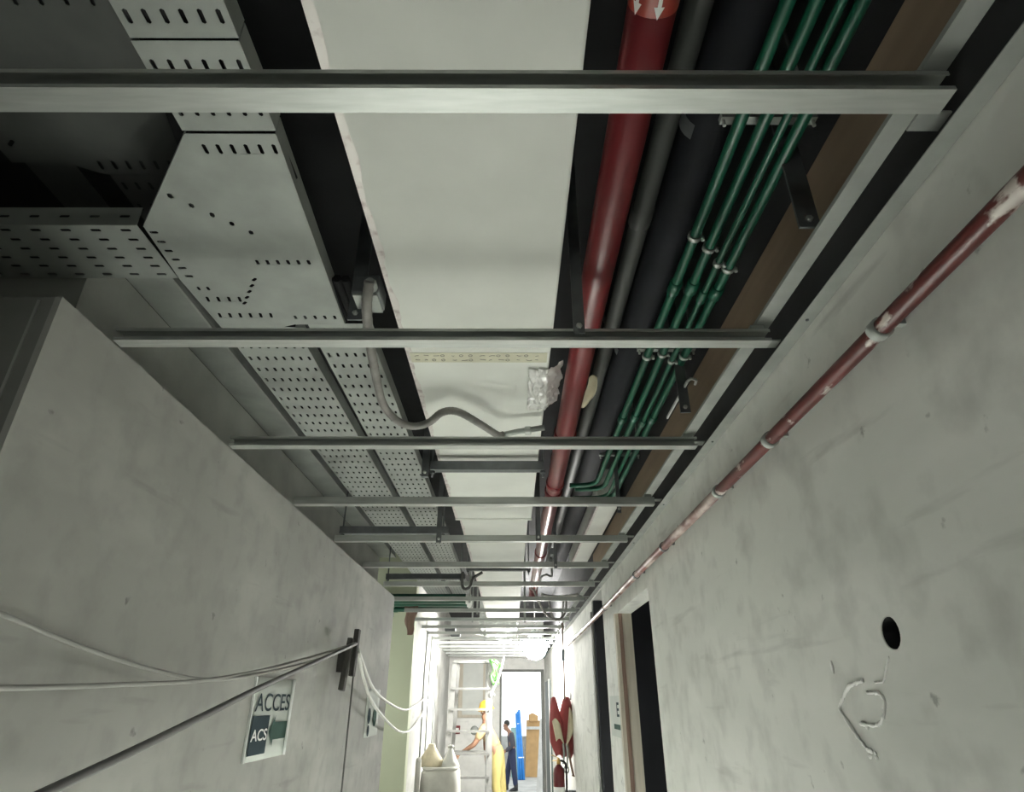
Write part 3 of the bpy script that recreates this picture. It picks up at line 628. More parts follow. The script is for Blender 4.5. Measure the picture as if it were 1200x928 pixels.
# ------------------------------------------------------------------ left wall: sign, clamp, cables
def lp(off):                                      # place unit square (u along +Y, v up) on the left wall
    return lambda y0, y1, z0, z1: (lambda u, v: (L + off, y0 + (y1 - y0) * u, z0 + (z1 - z0) * v))
def wq(y0, y1, z0, z1, off): return MB().box(L + off - .0005, L + off, y0, y1, z0, z1)
S0, S1, SB, ST = 2.618, 3.075, Z(-.205), Z(.088)
sw, sh = S1 - S0, ST - SB
t = thing('wall_sign', 'paper sign lettered ACCES with a left arrow, taped to the left wall under the cables', 'sign', (L, (S0 + S1) / 2, SB))
def shp(u, v): return (S0 + sw * u, SB + sh * v)
obj('sheet', MB().sheet(10, 6, lambda u, v: (L + .003 + .004 * math.sin(u * 5) ** 2, *shp(u, v))), 'paper', t, solid=.0008)
OFF = .0095
y0, zt = shp(.05, .58); y1, zb = shp(.93, .80); obj('heading', text_mb('ACCES', 1, lp(OFF)(y0, y1, zt, zb), bold=.008), 'sign_blue', t)
y0, z0 = shp(.04, .07); y1, z1 = shp(.45, .53); pn = obj('dark_panel', wq(y0, y1, z0, z1, OFF - .001), 'sign_blue', t)
y0, z0 = shp(.06, .23); y1, z1 = shp(.43, .37); obj('panel_lettering', text_mb('ACS', 1, lp(OFF + .0008)(y0, y1, z0, z1), bold=.015), 'white', pn)
ar = [(.47, .33), (.60, .53), (.60, .44), (.95, .44), (.95, .22), (.60, .22), (.60, .13)]
am = MB().add([(L + OFF, *shp(u, v)) for u, v in ar], [(0, 1, 6), (2, 3, 4, 5)]); obj('arrow', am, 'sign_green', t)
gl = MB().sheet(2, 10, lambda u, v: (L + .012 + .006 * math.sin(u * PI), S1 - .035 + .03 * u + .006 * v, SB + sh * v)); obj('sleeve_edge', gl, 'pale_edge', t, solid=.001)
ed = MB().box(L + .001, L + .009, S0 - .004, S0 + .004, SB, ST); obj('left_edge', ed, 'pale_edge', t)
t = thing('wall_sign', 'small pale sign with round marks on the left wall near its far corner', 'sign', (L, 4.93, Z(-.22)))
obj('sheet', MB().sheet(6, 6, lambda u, v: (L + .004 + .003 * math.sin(u * 6), 4.70 + .46 * u, Z(-.22) + .30 * v)), 'paper', t, solid=.0008)
def disc(y, z, r): return MB().lathe([(r, 0), (r, .001)], (L + .009, y, z), 16, (1, 0, 0))
obj('grey_mark', disc(4.80, Z(-.09), .05), 'sign_blue', t); obj('green_mark', disc(5.0, Z(-.10), .06), 'sign_green', t); obj('small_mark', disc(4.80, Z(-.18), .035), 'sign_blue', t)

CX, CY = L + .055, 3.83
t = thing('cable_hook', 'dark timber cleat on the left wall holding the slack cables', 'cleat', (CX, CY, Z(.05)))
obj('long_slat', MB().bar((CX + .02, CY + .05, Z(.13)), (CX + .025, CY + .06, Z(.385)), .05, .03), 'wood_dark', t, bevel=.004)
obj('short_slat', MB().bar((CX - .01, CY - .03, Z(.055)), (CX + .005, CY + .0, Z(.33)), .05, .03), 'wood_dark', t, bevel=.004)
obj('wall_block', MB().box(L, CX, CY - .02, CY + .05, Z(.15), Z(.26)), 'wood_dark', t)
HK = (CX + .035, CY + .0, Z(.305))
def cable(lab, p, r, m): return tag(obj('slack_cable', MB().tube(p, r, 8), m), lab, 'cable', 'cables slung from the cleat on the left wall')
cable('thin pale cable slung from the cleat toward the camera, lower at the left edge', curve_pts([HK, (L + .06, 3.2, Z(.20)), (L + .05, 2.6, Z(.115)), (L + .045, 2.1, Z(.06)), (L + .05, 1.6, Z(.035)), (L + .05, 1.25, Z(.022)), (L + .06, .8, Z(.01))], 10), .0055, 'cable_grey')
cable('thin pale cable slung from the cleat that rises again at the left edge', curve_pts([(HK[0], HK[1], HK[2] - .01), (L + .075, 3.2, Z(.185)), (L + .065, 2.6, Z(.105)), (L + .04, 2.15, Z(.062)), (L + .025, 1.8, Z(.078)), (L + .02, 1.5, Z(.11)), (L + .02, 1.26, Z(.145)), (L + .02, .9, Z(.2))], 10), .0055, 'cable_grey')
cable('thick dark cable slung from the cleat, dropping steeply to the lower left', curve_pts([HK[:2] + (HK[2] - .005,), (-0.890, 2.818, Z(0.119)), (-0.880, 2.365, Z(0.040)), (-0.870, 1.967, Z(-0.035)), (-0.860, 1.625, Z(-0.098)), (-0.850, 1.341, Z(-0.146)), (-0.840, 1.146, Z(-0.177))], 10), .0105, 'cable_dark')
cable('white cable sagging from the cleat to the pale far wall, upper of two', curve_pts([(HK[0], HK[1] + .07, HK[2] - .03), (L + .06, 4.6, Z(.08)), (L + .05, 5.4, Z(-.02)), (-.98, 6.4, Z(-.07)), (-1.03, 7.3, Z(-.045)), (-1.06, 8.3, Z(.02)), (-1.07, 9.0, Z(.12))], 8), .010, 'cable_white')
cable('white cable sagging from the cleat to the pale far wall, lower of two', curve_pts([(HK[0], HK[1] + .07, HK[2] - .05), (L + .06, 4.5, Z(.03)), (L + .05, 5.2, Z(-.12)), (-.98, 6.2, Z(-.24)), (-1.03, 7.2, Z(-.26)), (-1.06, 8.2, Z(-.16)), (-1.09, 9.0, Z(.02))], 8), .010, 'cable_white')
cable('thin dark cord hanging straight down from the cleat', [(CX + .03, CY + .045, Z(.30)), (CX + .032, CY + .047, Z(-.4)), (CX + .03, CY + .045, Z(-1.4))], .0045, 'cable_dark')

# right wall marks: sign in the recess, plaster smears round the hole
t = thing('wall_sign', 'white sign with letter E and green band, on the right wall between the openings', 'sign', (R, 4.66, Z(-.2)))
obj('sheet', MB().box(R - .004, R - .001, 4.43, 4.86, Z(-.21), Z(.035)), 'paper', t)
rp_ = lambda u, v: (R - .0052, 4.57 - .10 * u, Z(-.09) + .085 * v)
obj('lettering', text_mb('E', 1, rp_, bold=.02), 'sign_blue', t); obj('green_band', MB().box(R - .0055, R - .004, 4.46, 4.72, Z(-.165), Z(-.135)), 'sign_green', t)
def smear(pts, r0, seed):
    random.seed(seed); q = curve_pts([(R - .001, y, Z(z)) for y, z in pts], 7)
    q = [p + Vector((0, random.uniform(-.0012, .0012), random.uniform(-.0012, .0012))) for p in q]
    return MB().tube(q, r0, 6, radii=[r0 * random.uniform(.6, 1.5) for _ in q])
cy, cz = 1.372, -.008
t = thing('plaster_smear', 'white squiggle of filler under the dark hole in the right wall', 'filler', (R, cy, Z(cz)))
g = MB()
def pa(x, y):      # wall position of a traced point (y along the corridor, height)
    return x, y
o1 = [(1.358, .037), (1.413, .030), (1.455, .008), (1.479, -.013), (1.468, -.029), (1.431, -.063), (1.404, -.082)]
obj('outer_ring', smear(o1, .0036, 1), 'white', t)
obj('inner_ring', smear([(1.349, .015), (1.312, .015), (1.297, .003), (1.307, -.019), (1.332, -.038), (1.365, -.042), (1.403, -.040)], .0034, 2), 'white', t)
bl_ = MB(); b2_ = MB(); random.seed(4)
for k in range(9): bl_.ball((R - .001, 1.385 + random.uniform(-.018, .018), Z(-.091 + random.uniform(-.008, .008))), random.uniform(.003, .006), 8, (.4, 1.4, 1))
for k in range(5): b2_.ball((R - .001, 1.385 + random.uniform(-.018, .018), Z(-.041 + random.uniform(-.006, .006))), random.uniform(.003, .005), 8, (.4, 1.4, 1))
obj('lump', bl_, 'white', t); obj('lump', b2_, 'white', t)
obj('drip', smear([(1.245, .075), (1.265, .055), (1.285, .035), (1.315, .032)], .0022, 6), 'white', t)
tag(obj('plaster_chip', MB().ball((R - .001, 1.475, Z(.068)), .009, 10, (.3, .6, 1.6)), 'white'), 'tiny white chip on the right wall left of the dark hole', 'chip')

# ------------------------------------------------------------------ lamp
LX, LY, LZ = .363, 9.75, Z(.72)
t = thing('globe_light', 'glaring white globe work lamp hanging below the ceiling grid', 'lamp', (LX, LY, LZ))
obj('globe', MB().ball((LX, LY, LZ), .175, 24), 'lamp', t)
obj('cap', MB().lathe([(.07, 0), (.07, .05), (.03, .08)], (LX, LY, LZ + .165), 16), 'galv_dull', t); obj('flex', MB().tube([(LX, LY, LZ + .22), (LX, LY, Z(1.622))], .006, 8), 'cable_dark', t)

# ------------------------------------------------------------------ ladder
t = thing('step_ladder', 'tall aluminium step ladder standing at the far end of the corridor', 'ladder', (-.6, 10.5, 0))
top = Z(.55)
def lx(z, side): return (-.87 - .10 * (top - z) / top, -.315 + .03 * (top - z) / top)[side]
def fy(z): return 10.5 - .55 * (top - z) / top
def by(z): return 10.55 + .22 * (top - z) / top
for sd in (0, 1):
    obj('front_rail', MB().bar((lx(0, sd), fy(0), 0), (lx(top, sd), fy(top), top), .03, .075), 'alu', t)
    obj('rear_rail', MB().bar((lx(0, sd) + (.05 if sd == 0 else -.05), by(0), 0), (lx(top, sd) + (.05 if sd == 0 else -.05), by(top), top), .025, .05), 'alu', t)
for k in range(1, 9):
    z = .285 * k
    obj('tread', MB().box(lx(z, 0), lx(z, 1), fy(z) - .05, fy(z) + .05, z - .018, z + .012), 'alu', t)
for k in (1, 3, 5, 7): obj('rear_brace', MB().box(lx(.285 * k, 0) + .05, lx(.285 * k, 1) - .05, by(.285 * k) - .012, by(.285 * k) + .012, .285 * k - .015, .285 * k + .015), 'alu', t)
obj('top_cap', MB().box(lx(top, 0) - .02, lx(top, 1) + .02, 10.44, 10.62, top - .01, top + .03), 'alu', t)
gc = MB(); random.seed(9)
for k in range(7):
    a = random.uniform(0, 6); gc.tube(curve_pts([(-.28 + .05 * math.cos(a), 10.36 + .04 * math.sin(a), Z(.58)), (-.22 + .06 * math.cos(a + 1), 10.36, Z(.50)), (-.25 + .05 * math.sin(a), 10.38, Z(.36)), (-.23 + .05 * math.cos(a * 2), 10.36, Z(.2 + random.uniform(0, .1)))], 6), .016, 8)
gc = tag(obj('cable_bundle', gc, 'bright_green'), 'bright green cable bundle hanging at the top right of the ladder', 'cable')
tag(obj('hanging_cable', MB().tube(curve_pts([(-.10, 10.3, Z(.62)), (-.14, 10.3, Z(.45)), (-.19, 10.32, Z(.30)), (-.27, 10.33, Z(.14)), (-.24, 10.33, Z(.08))], 6), .014, 8), 'cable_white'), 'white cable hanging beside the green bundle at the ladder top', 'cable')

# ------------------------------------------------------------------ sacks
def sackmesh(cx, cy, w, d, h, z0, taper, seed, neck=0):
    prof = [(0.0, .86), (.06, 1.0), (.5, 1.03), (.85, 1.0), (.97, .93), (1.0, .80)] if not neck else [(0, .95), (.1, 1.0), (.3, .85), (.6, .55), (.85, .30), (1.0, .22)]
    n = 28; vs = []
    for t_, r in prof:
        for j in range(n):
            a = 2 * PI * j / n; e = 2 / 4.0 if not neck else 2 / 2.4
            c, s = math.cos(a), math.sin(a)
            k = r * (1 + .05 * noise.noise(Vector((c * 2 + seed, s * 2, t_ * 4))))
            vs.append((cx + w / 2 * k * math.copysign(abs(c) ** e, c), cy + d / 2 * k * math.copysign(abs(s) ** e, s), z0 + h * t_))
    m = MB(); k = len(prof)
    m.add(vs, [(i * n + j, i * n + (j + 1) % n, (i + 1) * n + (j + 1) % n, (i + 1) * n + j) for i in range(k - 1) for j in range(n)], True)
    m.add(vs[:n], [tuple(range(n))[::-1]]); m.add(vs[-n:], [tuple(range(n))])
    return m
t = thing('bulk_bag', 'big grey woven bulk bag of rubble standing against the pale left wall', 'bag', (-.88, 9.0, 0))
obj('bag_body', sackmesh(-.845, 8.75, .48, .6, Z(-.72), 0, 1, 1), 'sack', t)
obj('rim', MB().tube([(-.845 + .20 * math.copysign(abs(math.cos(a)) ** .5, math.cos(a)), 8.75 + .25 * math.copysign(abs(math.sin(a)) ** .5, math.sin(a)), Z(-.72)) for a in [k * PI / 14 for k in range(29)]], .018, 8), 'sack', t)
t = thing('sack', 'cream sack with a tied neck lying on the grey bulk bag', 'sack', (-.98, 8.8, Z(-.70)))
obj('sack_body', sackmesh(-.975, 8.75, .33, .34, .24, Z(-.71), 1, 5, neck=1), 'cream', t); obj('tie', MB().tube([(-.975 + .042 * math.cos(a), 8.75 + .042 * math.sin(a), Z(-.495)) for a in [k * PI / 6 for k in range(13)]], .007, 6), 'cable_white', t)
t = thing('plastic_bag', 'cloudy plastic bag bunched on the right of the bulk bag', 'bag', (-.74, 8.8, Z(-.72)))
obj('bag_body', sackmesh(-.735, 8.72, .22, .26, .21, Z(-.72), 1, 8, neck=1), 'film', t); obj('knot', MB().ball((-.735, 8.72, Z(-.50)), .035, 10, (1.2, 1, .7)), 'film', t)
tag(obj('grey_post', MB().box(-1.10, -1.045, 8.3, 8.36, 0, Z(-.62)).ball((-1.072, 8.33, Z(-.62)), .035, 10), 'sack'), 'short grey round-topped post left of the bulk bag', 'post')

# slim conduits and stains running up the pale left wall
for i, (y, h) in enumerate(((8.6, .25), (9.3, .20), (10.3, .35))):
    xw = -1.07 - .0311 * (y - 7.25)
    tag(obj('wall_conduit', MB().tube([(xw + .012, y, Z(-1.2)), (xw + .012, y, Z(h)), (xw + .02, y + .03, Z(.84))], .011, 8), 'galv_dull'), f'thin grey conduit up the pale left wall, {("nearest", "second", "farthest")[i]} of three', 'conduit', 'conduits on the pale left wall')

# ------------------------------------------------------------------ red bundle and extinguisher on the right wall
t = thing('red_harness', 'red and white folded bundle with dangling straps hanging on the right wall', 'bundle', (.60, 7.9, Z(.02)))
def lobe(cx, cy, w, h, seed, lean=0, dep=.05):
    def f(u, v):
        prof = (.30 + .70 * math.sin(min(1, v * 1.25) * PI * .5)) if v < .75 else 1 - (v - .75) * 2.4
        x = cx + w * (u - .5) * max(.12, prof) + lean * v
        y = cy - dep * math.cos((u - .5) * PI) - .02 * noise.noise(Vector((u * 3, v * 4, seed)))
        return (x, y, Z(.03 - h * v + .02 * math.sin(u * PI)))
    return MB().sheet(12, 16, f)
obj('left_lobe', lobe(.50, 7.92, .17, .58, 1, .05), 'red_cloth', t, solid=.012)
obj('right_lobe', lobe(.655, 7.98, .24, .60, 5, -.02, .07), 'red_cloth', t, solid=.012)
obj('white_lining', MB().sheet(6, 10, lambda u, v: (.475 + .085 * u + .04 * v, 7.845 - .02 * math.sin(u * 3), Z(-.20 - .20 * v + .03 * math.sin(u * 4)))), 'cream', t, solid=.008)
obj('white_lining', MB().sheet(6, 12, lambda u, v: (.645 + .07 * math.sin(v * PI) * u + .035 - .05 * v, 7.885 - .02 * math.sin(u * 3), Z(-.06 - .38 * v))), 'cream', t, solid=.008)
for x, z1 in ((.592, -.62), (.630, -.66)): obj('strap', MB().tube(curve_pts([(x, 7.88, Z(-.42)), (x + .008, 7.87, Z(-.52)), (x - .006, 7.87, Z(z1))], 6), .012, 8), 'galv_dull', t)
obj('buckle', MB().tube([(.62 + .025 * math.cos(a), 7.87, Z(-.67) + .035 * math.sin(a)) for a in [k * PI / 6 for k in range(13)]], .008, 6), 'galv_dull', t)
obj('dark_strap', MB().tube(curve_pts([(.645, 7.88, Z(-.42)), (.665, 7.87, Z(-.58)), (.690, 7.86, Z(-.71)), (.692, 7.86, Z(-.73))], 6), .016, 8, radii=[.012] * 15 + [.018] * 4), 'wood_brown', t)
obj('hanging_cord', MB().tube([(.70, 7.93, Z(.02)), (.711, 7.99, Z(.10))], .006, 6), 'cable_dark', t)
t = thing('fire_extinguisher', 'red fire extinguisher with brass valve hung below the red bundle', 'extinguisher', (.53, 7.85, Z(-1.12)))
obj('cylinder', MB().lathe([(.05, 0), (.062, .015), (.062, .42), (.055, .46), (.03, .49), (.022, .50)], (.535, 7.86, Z(-1.12)), 20), 'red', t)
obj('valve', MB().lathe([(.02, 0), (.024, .01), (.018, .05), (.012, .06)], (.535, 7.86, Z(-.62)), 12), 'brass', t)
obj('handle', MB().bar((.535, 7.86, Z(-.56)), (.46, 7.84, Z(-.53)), .018, .008).bar((.535, 7.86, Z(-.585)), (.465, 7.84, Z(-.585)), .018, .008), 'brass', t)
obj('hose', MB().tube(curve_pts([(.555, 7.86, Z(-.58)), (.61, 7.85, Z(-.62)), (.615, 7.84, Z(-.8)), (.602, 7.84, Z(-1.0))], 6), .011, 8), 'black', t)
obj('label_band', MB().lathe([(.0625, 0), (.063, .001), (.063, .12), (.0625, .121)], (.535, 7.86, Z(-.95)), 20), 'white', t)
obj('wall_bracket', MB().box(.59, R, 7.83, 7.89, Z(-.9), Z(-.86)), 'strut', t)

# ------------------------------------------------------------------ things in the bright space beyond the doorway
t = thing('pipe_bundle', 'upright bundle of bright blue plastic pipes leaning beyond the doorway', 'pipes', (.40, 21.8, 0))
random.seed(2)
for k, (dx, dy) in enumerate(((0, 0), (.075, 0), (.15, .0), (.04, .07), (.115, .07))):
    obj('pipe', MB().tube([(.26 + dx, 21.5 + dy, .0), (.20 + dx * .55, 22.3 + dy, 1.75 + .05 * (k % 3))], .037, 12), 'blue', t)
for z in (.55, 1.45):
    f_ = z / 1.78; obj('strap', MB().box(.215 + .05 * (1 - f_), .215 + .05 * (1 - f_) + .20 - .08 * f_, 21.46 + .8 * f_, 21.62 + .8 * f_, z, z + .03), 'white', t)
t = thing('packing_board', 'brown cardboard sheet standing beside the blue pipes beyond the doorway', 'board', (.7, 22.3, 0))
obj('sheet', MB().bar((.70, 22.28, 0), (.76, 22.50, 1.55), .46, .05, (0, 1, 0)), 'cardboard', t); obj('torn_flap', MB().sheet(6, 6, lambda u, v: (.60 + .30 * u, 22.42 + .05 * v, 1.52 + .25 * v * (1 - .6 * abs(u - .4)))), 'cardboard', t, solid=.02)
obj('tape_strip', MB().box(.52, .97, 22.36, 22.38, 1.30, 1.38), 'film', t)
tag(obj('glass_sheet', MB().bar((.13, 22.2, 0), (.12, 22.45, 1.35), .20, .03, (0, 1, 0)), 'clear'), 'turquoise sheet leaning behind the man in dark clothes', 'sheet')
tag(obj('white_board', MB().add([(.52, 15.2, 0), (.80, 15.6, 0), (.80, 15.6, 1.75), (.66, 15.4, 1.75), (.55, 15.23, 0), (.83, 15.63, 0), (.83, 15.63, 1.75), (.69, 15.43, 1.75)], [(0, 1, 2, 3), (4, 5, 6, 7), (0, 1, 5, 4), (1, 2, 6, 5), (2, 3, 7, 6), (3, 0, 4, 7)]), 'white_wall'), 'pale board leaning just inside the right of the doorway', 'board')

# ------------------------------------------------------------------ people
def skin_body(name, joints, edges, m, parent, root, sub=1):
    me = bpy.data.meshes.new(name); bm = bmesh.new(); ly = bm.verts.layers.skin.verify(); vs = {}
    base = parent.location
    for k, (p, r) in joints.items():
        v = bm.verts.new(Vector(p) - base); rr = r if isinstance(r, tuple) else (r, r)
        v[ly].radius = rr; v[ly].use_root = (k == root); vs[k] = v
    for a, b in edges: bm.edges.new((vs[a], vs[b]))
    bm.to_mesh(me); bm.free(); me.materials.append(M[m])
    o = bpy.data.objects.new(name, me); C.objects.link(o)
    md = o.modifiers.new('skin', 'SKIN'); md.use_smooth_shade = True; md.branch_smoothing = .4
    md = o.modifiers.new('sub', 'SUBSURF'); md.levels = sub; md.render_levels = sub
    bake(o); o.parent = parent
    return o
def person(loc, label, J, shirt, trousers, facing, helmet=None, sleeve=None):
    t = thing('person', label, 'person', loc); V = {k: Vector(v) for k, v in J.items()}
    f = Vector(facing).normalized(); side = f.cross(Vector((0, 0, 1)))
    jt = {'pelvis': (V['pelvis'], .105), 'belly': (V['pelvis'].lerp(V['chest'], .5), .105), 'chest': (V['chest'], .115), 'neck': (V['neck'], .052), 'jaw': (V['head'] - Vector((0, 0, .055)) + f * .015, .058), 'skull': (V['head'] + Vector((0, 0, .03)), .082), 'crown': (V['head'] + Vector((0, 0, .085)) - f * .01, .05),
          'nose': (V['head'] + f * .098 - Vector((0, 0, .012)), .012), 'chin': (V['head'] + f * .07 - Vector((0, 0, .085)), .025)}
    ed = [('pelvis', 'belly'), ('belly', 'chest'), ('chest', 'neck'), ('neck', 'jaw'), ('jaw', 'skull'), ('skull', 'crown'), ('skull', 'nose'), ('jaw', 'chin')]
    for s in 'lr':
        sg = 1 if s == 'r' else -1
        jt['ear' + s] = (V['head'] + side * sg * .088, .014); ed.append(('skull', 'ear' + s))
        for a, r in (('sho', .055), ('elb', .041), ('wri', .028)): jt[a + s] = (V[a + s], r)
        ed += [('chest', 'sho' + s), ('sho' + s, 'elb' + s), ('elb' + s, 'wri' + s)]
        d = (V['wri' + s] - V['elb' + s]).normalized(); w = d.cross(f)
        w = w.normalized() if w.length > .2 else side
        pn = d.cross(w).normalized()
        palm = V['wri' + s] + d * .055; jt['palm' + s] = (palm, (.036, .018)); ed.append(('wri' + s, 'palm' + s))
        for q, (o_, ln) in enumerate(((-.030, .062), (-.010, .074), (.010, .070), (.029, .055))):
            k1 = palm + d * .035 + w * o_; k2 = k1 + d * ln * .5 + pn * .008; k3 = k2 + d * ln * .35 + pn * .02
            for nme, p, r in ((f'f{q}a{s}', k1, .010), (f'f{q}b{s}', k2, .009), (f'f{q}c{s}', k3, .007)): jt[nme] = (p, r)
            ed += [('palm' + s, f'f{q}a{s}'), (f'f{q}a{s}', f'f{q}b{s}'), (f'f{q}b{s}', f'f{q}c{s}')]
        th = palm - w * .045 + d * .005; jt['tha' + s] = (th, .011); jt['thb' + s] = (th + d * .04 - w * .01, .009); ed += [('palm' + s, 'tha' + s), ('tha' + s, 'thb' + s)]
        for a, r in (('hip', .085), ('kne', .058), ('ank', .040)): jt[a + s] = (V[a + s], r)
        toe = V['ank' + s] + f * .14 - Vector((0, 0, .045)); jt['toe' + s] = (toe, .030)
        ed += [('pelvis', 'hip' + s), ('hip' + s, 'kne' + s), ('kne' + s, 'ank' + s), ('ank' + s, 'toe' + s)]
    body = skin_body('body', jt, ed, 'skin', t, 'pelvis')
    J2 = {k: jt[k] for k in ('pelvis', 'belly', 'chest')}; J2 = {k: (p, r + .028) for k, (p, r) in J2.items()}
    J2['collar'] = (V['chest'].lerp(V['neck'], .75), .066); e2 = [('pelvis', 'belly'), ('belly', 'chest'), ('chest', 'collar')]
    for s in 'lr':
        J2['sho' + s] = (V['sho' + s], .072); J2['elb' + s] = (V['elb' + s], .056); e2 += [('chest', 'sho' + s), ('sho' + s, 'elb' + s)]
        if not sleeve: J2['cuf' + s] = (V['elb' + s].lerp(V['wri' + s], .93), .042); e2.append(('elb' + s, 'cuf' + s))
        else: J2['elb' + s] = (V['sho' + s].lerp(V['elb' + s], .8), .06)
    skin_body('shirt', J2, e2, shirt, t, 'pelvis')
    J3 = {'pelvis': (V['pelvis'], .138), 'waist': (V['pelvis'].lerp(V['chest'], .45), .135)}; e3 = [('pelvis', 'waist')]
    for s in 'lr':
        J3['hip' + s] = (V['hip' + s], .108); J3['kne' + s] = (V['kne' + s], .080); J3['hem' + s] = (V['kne' + s].lerp(V['ank' + s], .97), .068); e3 += [('pelvis', 'hip' + s), ('hip' + s, 'kne' + s), ('kne' + s, 'hem' + s)]
    skin_body('trousers', J3, e3, trousers, t, 'pelvis')
    for s in 'lr':
        an = V['ank' + s]
        bt = MB(); bt.tube([an + Vector((0, 0, .10)), an, an - Vector((0, 0, .03))], .055, 12)
        bt.tube([an - f * .05 - Vector((0, 0, .035)), an + f * .05 - Vector((0, 0, .03)), an + f * .13 - Vector((0, 0, .04)), an + f * .18 - Vector((0, 0, .05))], .05, 12, radii=[.046, .05, .045, .028])
        obj('boot', bt, 'boot', t)
        e = V['head'] + f * .078 + side * (.03 if s == 'r' else -.03) + Vector((0, 0, .012)); obj('eye', MB().ball(e, .012, 8), 'white', t)
    if helmet:
        h = MB().lathe([(.135, 0), (.132, .012), (.118, .02), (.112, .06), (.085, .115), (.04, .14), (.005, .145)], V['head'] + Vector((0, 0, .04)), 20, (f * .18 + Vector((0, 0, 1))).normalized())
        obj('hard_hat', h, 'helmet', t)
    hr = MB().ball(V['head'] + Vector((0, 0, .045)) - f * .016, .086, 16, (.93, .98, .92)); obj('hair', hr, 'hair', t)
    return t
# the man in dark clothes, standing beyond the doorway, turned left and looking down
bx, by_ = .02, 19.0
person((bx, by_, 0), 'person in dark shirt and navy trousers standing beyond the bright doorway, head bowed', {
    'pelvis': (bx + .03, by_, .90), 'chest': (bx + .01, by_, 1.22), 'neck': (bx - .07, by_, 1.40), 'head': (bx - .13, by_, 1.52),
    'shol': (bx - .02, by_ - .17, 1.32), 'shor': (bx + .02, by_ + .17, 1.32), 'elbl': (bx + .04, by_ - .21, 1.03), 'elbr': (bx + .06, by_ + .20, 1.03), 'wril': (bx - .16, by_ - .15, .90), 'wrir': (bx - .15, by_ + .14, .92),
    'hipl': (bx + .03, by_ - .09, .86), 'hipr': (bx + .03, by_ + .09, .86), 'knel': (bx + .08, by_ - .10, .47), 'kner': (bx - .08, by_ + .10, .47), 'ankl': (bx + .13, by_ - .10, .085), 'ankr': (bx - .12, by_ + .10, .085)},
    'shirt', 'trousers', (-1, 0, -.25))
# the worker on a trestle behind the ladder, leaning left
wx, wy, wz = -.20, 11.22, .52
person((wx, wy, wz), 'person in tan workwear, yellow trousers and yellow hard hat leaning behind the ladder', {
    'pelvis': (wx, wy, wz + .86), 'chest': (wx - .17, wy - .02, wz + 1.14), 'neck': (wx - .20, wy - .03, wz + 1.32), 'head': (wx - .19, wy - .05, wz + 1.42),
    'shol': (wx - .22, wy - .19, wz + 1.21), 'shor': (wx - .20, wy + .15, wz + 1.22), 'elbl': (wx - .36, wy - .22, wz + .98), 'elbr': (wx - .20, wy + .2, wz + .93), 'wril': (wx - .57, wy - .20, wz + .86), 'wrir': (wx - .18, wy + .14, wz + .72),
    'hipl': (wx + .0, wy - .09, wz + .82), 'hipr': (wx + .02, wy + .09, wz + .82), 'knel': (wx - .02, wy - .10, wz + .45), 'kner': (wx + .06, wy + .10, wz + .45), 'ankl': (wx + .03, wy - .10, wz + .085), 'ankr': (wx + .10, wy + .10, wz + .085)},
    'tan', 'yellow', (-1, -.5, 0), helmet=True, sleeve=True)
t = thing('work_trestle', 'low timber work platform under the worker behind the ladder', 'platform', (-.15, 11.1, 0))
obj('deck', MB().box(-.55, .18, 10.95, 11.50, .47, .518), 'wood', t)
for x in (-.5, .13):
    for y in (11.0, 11.45): obj('leg', MB().box(x - .03, x + .03, y - .03, y + .03, 0, .47), 'wood', t)

BX, BY, BZ = -.885, -2.0, Z(-.25)
# unseen fill light added behind the viewer, tucked against the left wall
t = thing('globe_light', 'globe fill light added in the corridor behind the viewpoint', 'lamp', (BX, BY, BZ))
obj('globe', MB().ball((BX, BY, BZ), .09, 20), 'fill_back', t); obj('cap', MB().lathe([(.06, 0), (.06, .05), (.02, .08)], (BX, BY, BZ + .08), 14), 'galv_dull', t)
obj('flex', MB().tube([(BX, BY, BZ + .17), (BX, BY, Z(1.622))], .006, 8), 'cable_dark', t)

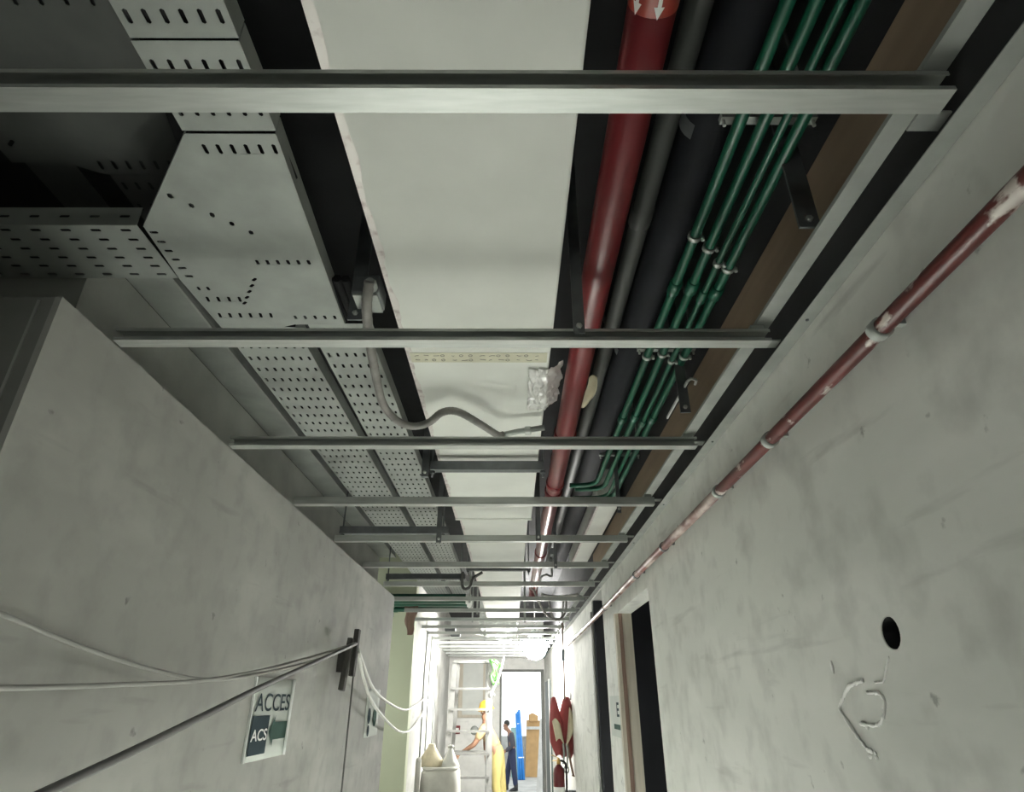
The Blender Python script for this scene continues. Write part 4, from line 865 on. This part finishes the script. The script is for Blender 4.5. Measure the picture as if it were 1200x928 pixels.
t = thing('globe_light', 'globe fill light added inside the side passage on the left', 'lamp', (-2.3, 6.3, Z(.2)))  # unseen fill light added to brighten the passage
obj('globe', MB().ball((-2.3, 6.3, Z(.2)), .12, 20), 'fill_side', t); obj('cap', MB().lathe([(.06, 0), (.06, .05), (.02, .08)], (-2.3, 6.3, Z(.31)), 14), 'galv_dull', t)
obj('flex', MB().tube([(-2.3, 6.3, Z(.37)), (-2.3, 6.3, Z(1.622))], .006, 8), 'cable_dark', t)

FX, FY, FZ = -.40, 3.0, 1.0  # unseen fill light added to bounce off the floor onto the near ceiling
t = thing('floor_fill_light', 'hooded fill light added on a stand low in the corridor, turned down to the floor', 'lamp', (FX, FY, 0))
obj('hood', MB().lathe([(.16, -.04), (.16, 0), (.155, .03), (.06, .10), (.02, .11)], (FX, FY, FZ), 20), 'strut', t); obj('lens', MB().lathe([(.15, 0), (.15, .01)], (FX, FY, FZ - .052), 20), 'fill_floor', t)
obj('pole', MB().tube([(FX, FY + .2, 0), (FX, FY + .2, FZ + .12), (FX, FY, FZ + .12)], .012, 8), 'alu', t)
for a in (0, 2.1, 4.2): obj('foot', MB().tube([(FX, FY + .2, .25), (FX + .3 * math.cos(a), FY + .2 + .3 * math.sin(a), .0)], .01, 8), 'alu', t)

# ------------------------------------------------------------------ daylight, camera, view
w = bpy.data.worlds.new('daylight'); bpy.context.scene.world = w; w.use_nodes = True
w.node_tree.nodes['Background'].inputs[0].default_value = (.95, 1, 1, 1); w.node_tree.nodes['Background'].inputs[1].default_value = 1.7
cam = bpy.data.cameras.new('camera'); co = bpy.data.objects.new('camera', cam); C.objects.link(co)
co.location = (0, 0, EYE); co.rotation_euler = (PI / 2 + math.radians(26.533), 0, -math.radians(.143))
cam.sensor_fit = 'HORIZONTAL'; cam.sensor_width = 36; cam.lens = 717 / 1200 * 36; cam.clip_start = .02
sc = bpy.context.scene; sc.camera = co
sc.view_settings.view_transform = 'Standard'; sc.view_settings.look = 'None'; sc.view_settings.gamma = 1; sc.view_settings.use_curve_mapping = False
sc.view_settings.exposure = 0
sc.cycles.max_bounces = 14; sc.cycles.diffuse_bounces = 8
for m in bpy.data.materials:
    if 'rp' in m: del m['rp']
